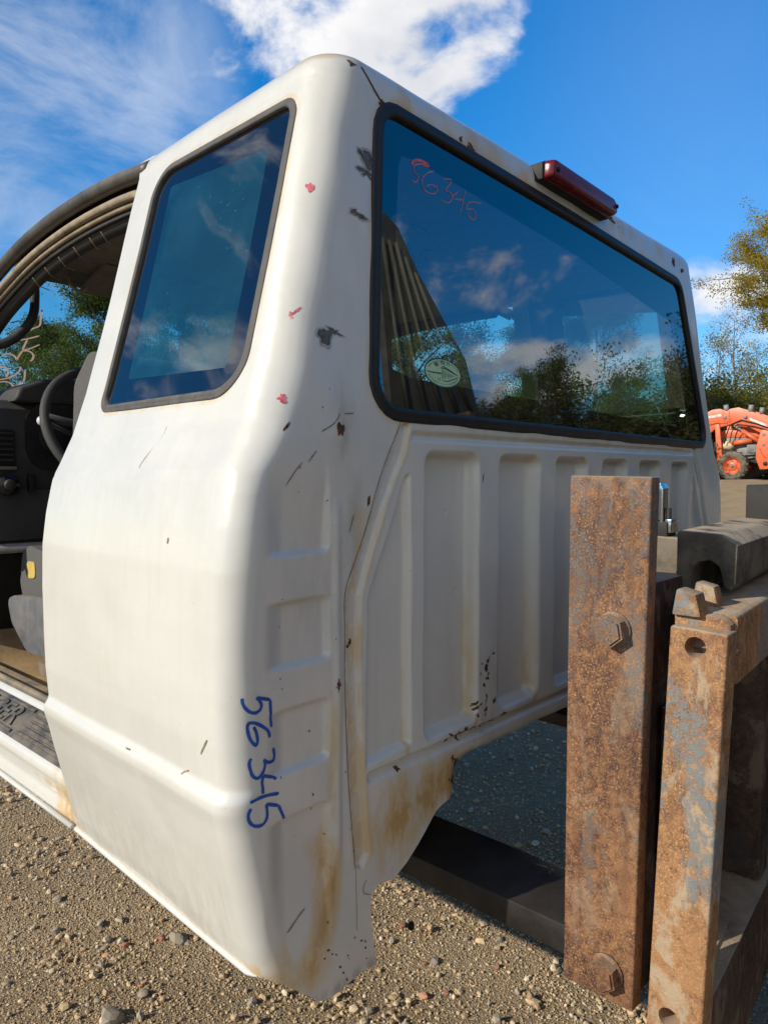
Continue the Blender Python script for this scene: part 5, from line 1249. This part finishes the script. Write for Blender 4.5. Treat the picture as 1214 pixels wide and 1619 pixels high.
for l in (.02, -1.06):
    tprism('loader_arm', arm, l-.07, l+.07, M_orange)
    tprism('loader_arm', fore, l-.085, l+.085, M_orange)
    ttube('arm_pin', [(.22, l+.02, 2.0), (.25, l+.02, 2.18)], .07, M_pin); ttube('arm_pin', [(-.42, l+.02, 1.95), (-.44, l+.02, 2.14)], .07, M_pin)
    tprism('loader_post', [(-.62, .98), (-.72, 1.40), (-1.04, 1.46), (-1.02, .32), (-.72, .30), (-.60, .62)], l-.05, l+.10, M_orange)
    ttube('post_bolt', [(-.86, l+.09, .46), (-.86, l+.115, .46)], .06, M_black)
    ttube('lift_cylinder', [(.12, l, 1.66), (-.25, l, 1.38)], .035, M_pin); ttube('lift_cylinder', [(-.2, l, 1.42), (-.72, l, 1.05)], .06, M_orange)
    ttube('tilt_cylinder', [(.15, l-.1, 1.06), (-.45, l-.1, 1.14)], .075, M_orange)
    tprism('front_brace', [(.30, .55), (.42, 1.7), (.55, 1.7), (.46, .55)], l-.04, l+.04, M_orange)
tprism('bucket', [(2.25, .9), (2.3, .15), (3.1, .05), (2.6, .25), (2.42, .9)], -1.5, .5, M_orange)
tprism('engine_cover', [(.55, .62), (.62, 1.15), (.40, 1.26), (-.62, 1.22), (-.75, .70), (-.2, .58)], -.82, -.22, M_engine, .05)
tprism('hood', [(.62, 1.16), (.50, 1.42), (.2, 1.50), (-1.2, 1.62), (-1.3, 1.2), (.4, 1.24)], -.84, -.2, M_orange, .05)
ttube('canister', [(.05, -.12, .98), (.12, -.12, 1.0), (.3, -.12, 1.02), (.36, -.12, 1.03)], [.06, .13, .13, .05], M_tan, 14)
tprism('frame_rail', [(.75, .50), (.75, .66), (-2.2, .72), (-2.2, .46)], -.75, -.3, M_black)
tprism('front_axle', [(-.08, .32), (-.08, .50), (.08, .50), (.08, .32)], -1.0, 0.0, M_engine)
tprism('floor_board', [(-.95, .50), (-.95, .72), (-1.5, .78), (-1.5, .55)], -.95, .02, M_orange)
tprism('fender', [(-1.3, .9), (-1.45, 1.35), (-1.95, 1.42), (-2.5, 1.2), (-2.4, 1.12), (-1.95, 1.32), (-1.5, 1.27), (-1.38, .88)], -.05, .33, M_orange)
tprism('seat', [(-1.6, 1.0), (-1.6, 1.15), (-2.0, 1.15), (-2.15, 1.65), (-2.28, 1.63), (-2.15, 1.0)], -.75, -.3, M_black, .03)
ttube('steering_column', [(-1.25, -.52, 1.2), (-1.4, -.52, 1.62)], .03, M_black)
for l in (-.1, -.94): ttube('roll_bar', [(-2.35, l, .8), (-2.4, l, 2.4)], .04, M_black)
ttube('roll_bar', [(-2.4, -.1, 2.38), (-2.4, -.94, 2.38)], .04, M_black)

# hoses, decals and small parts that break up the orange
for l in (.11,):
    ttube('hose', [(-1.0, l, 1.42), (-.6, l+.02, 1.60), (-.2, l+.02, 1.72), (.1, l, 1.60), (.2, l, 1.3), (.25, l, 1.05)], .018, M_black, 6)
    ttube('hose', [(-1.0, l, 1.36), (-.55, l+.03, 1.52), (-.1, l+.03, 1.60), (.05, l, 1.40), (.1, l, 1.1)], .016, M_black, 6)
    ttube('grease_line', [(-.70, l, .9), (-.78, l, .72), (-.86, l, .62)], .014, M_black, 6)
M_decal = plain('faded_white_decal', (.66, .58, .54), .5, 0, .3, 9)
tprism('decal', [(-.42, 1.70), (-.40, 1.78), (-.86, 1.57), (-.88, 1.49)], .091, .094, M_decal, 0)
tprism('decal', [(.78, 1.80), (.80, 1.87), (.36, 1.93), (.34, 1.86)], .107, .110, M_decal, 0)
tprism('arm_gusset', [(.10, 1.68), (.14, 2.0), (.30, 2.0), (.30, 1.68)], .09, .108, M_orange)
tprism('grille', [(.64, .80), (.66, 1.12), (.60, 1.12), (.58, .80)], -.80, -.24, M_black)
tprism('battery_box', [(-.30, .78), (-.30, 1.02), (-.62, 1.02), (-.62, .78)], -.20, -.08, M_engine, .03)
tprism('side_panel', [(.50, .70), (.48, 1.05), (.12, 1.08), (.12, .66)], -.218, -.19, M_tan, .02)
tprism('tank', [(-.05, .70), (-.05, .92), (-.5, .98), (-.55, .72)], -.218, -.12, M_engine, .05)
ttube('exhaust', [(-.4, -.4, 1.4), (-.4, -.4, 2.0)], .035, M_black, 8)
for f_, z_ in ((-.80, 1.28), (-.80, 1.0), (-.30, 1.8), (.25, 1.82)): ttube('pivot_pin', [(f_, .10, z_), (f_, .125, z_)], .05, M_pin, 10)
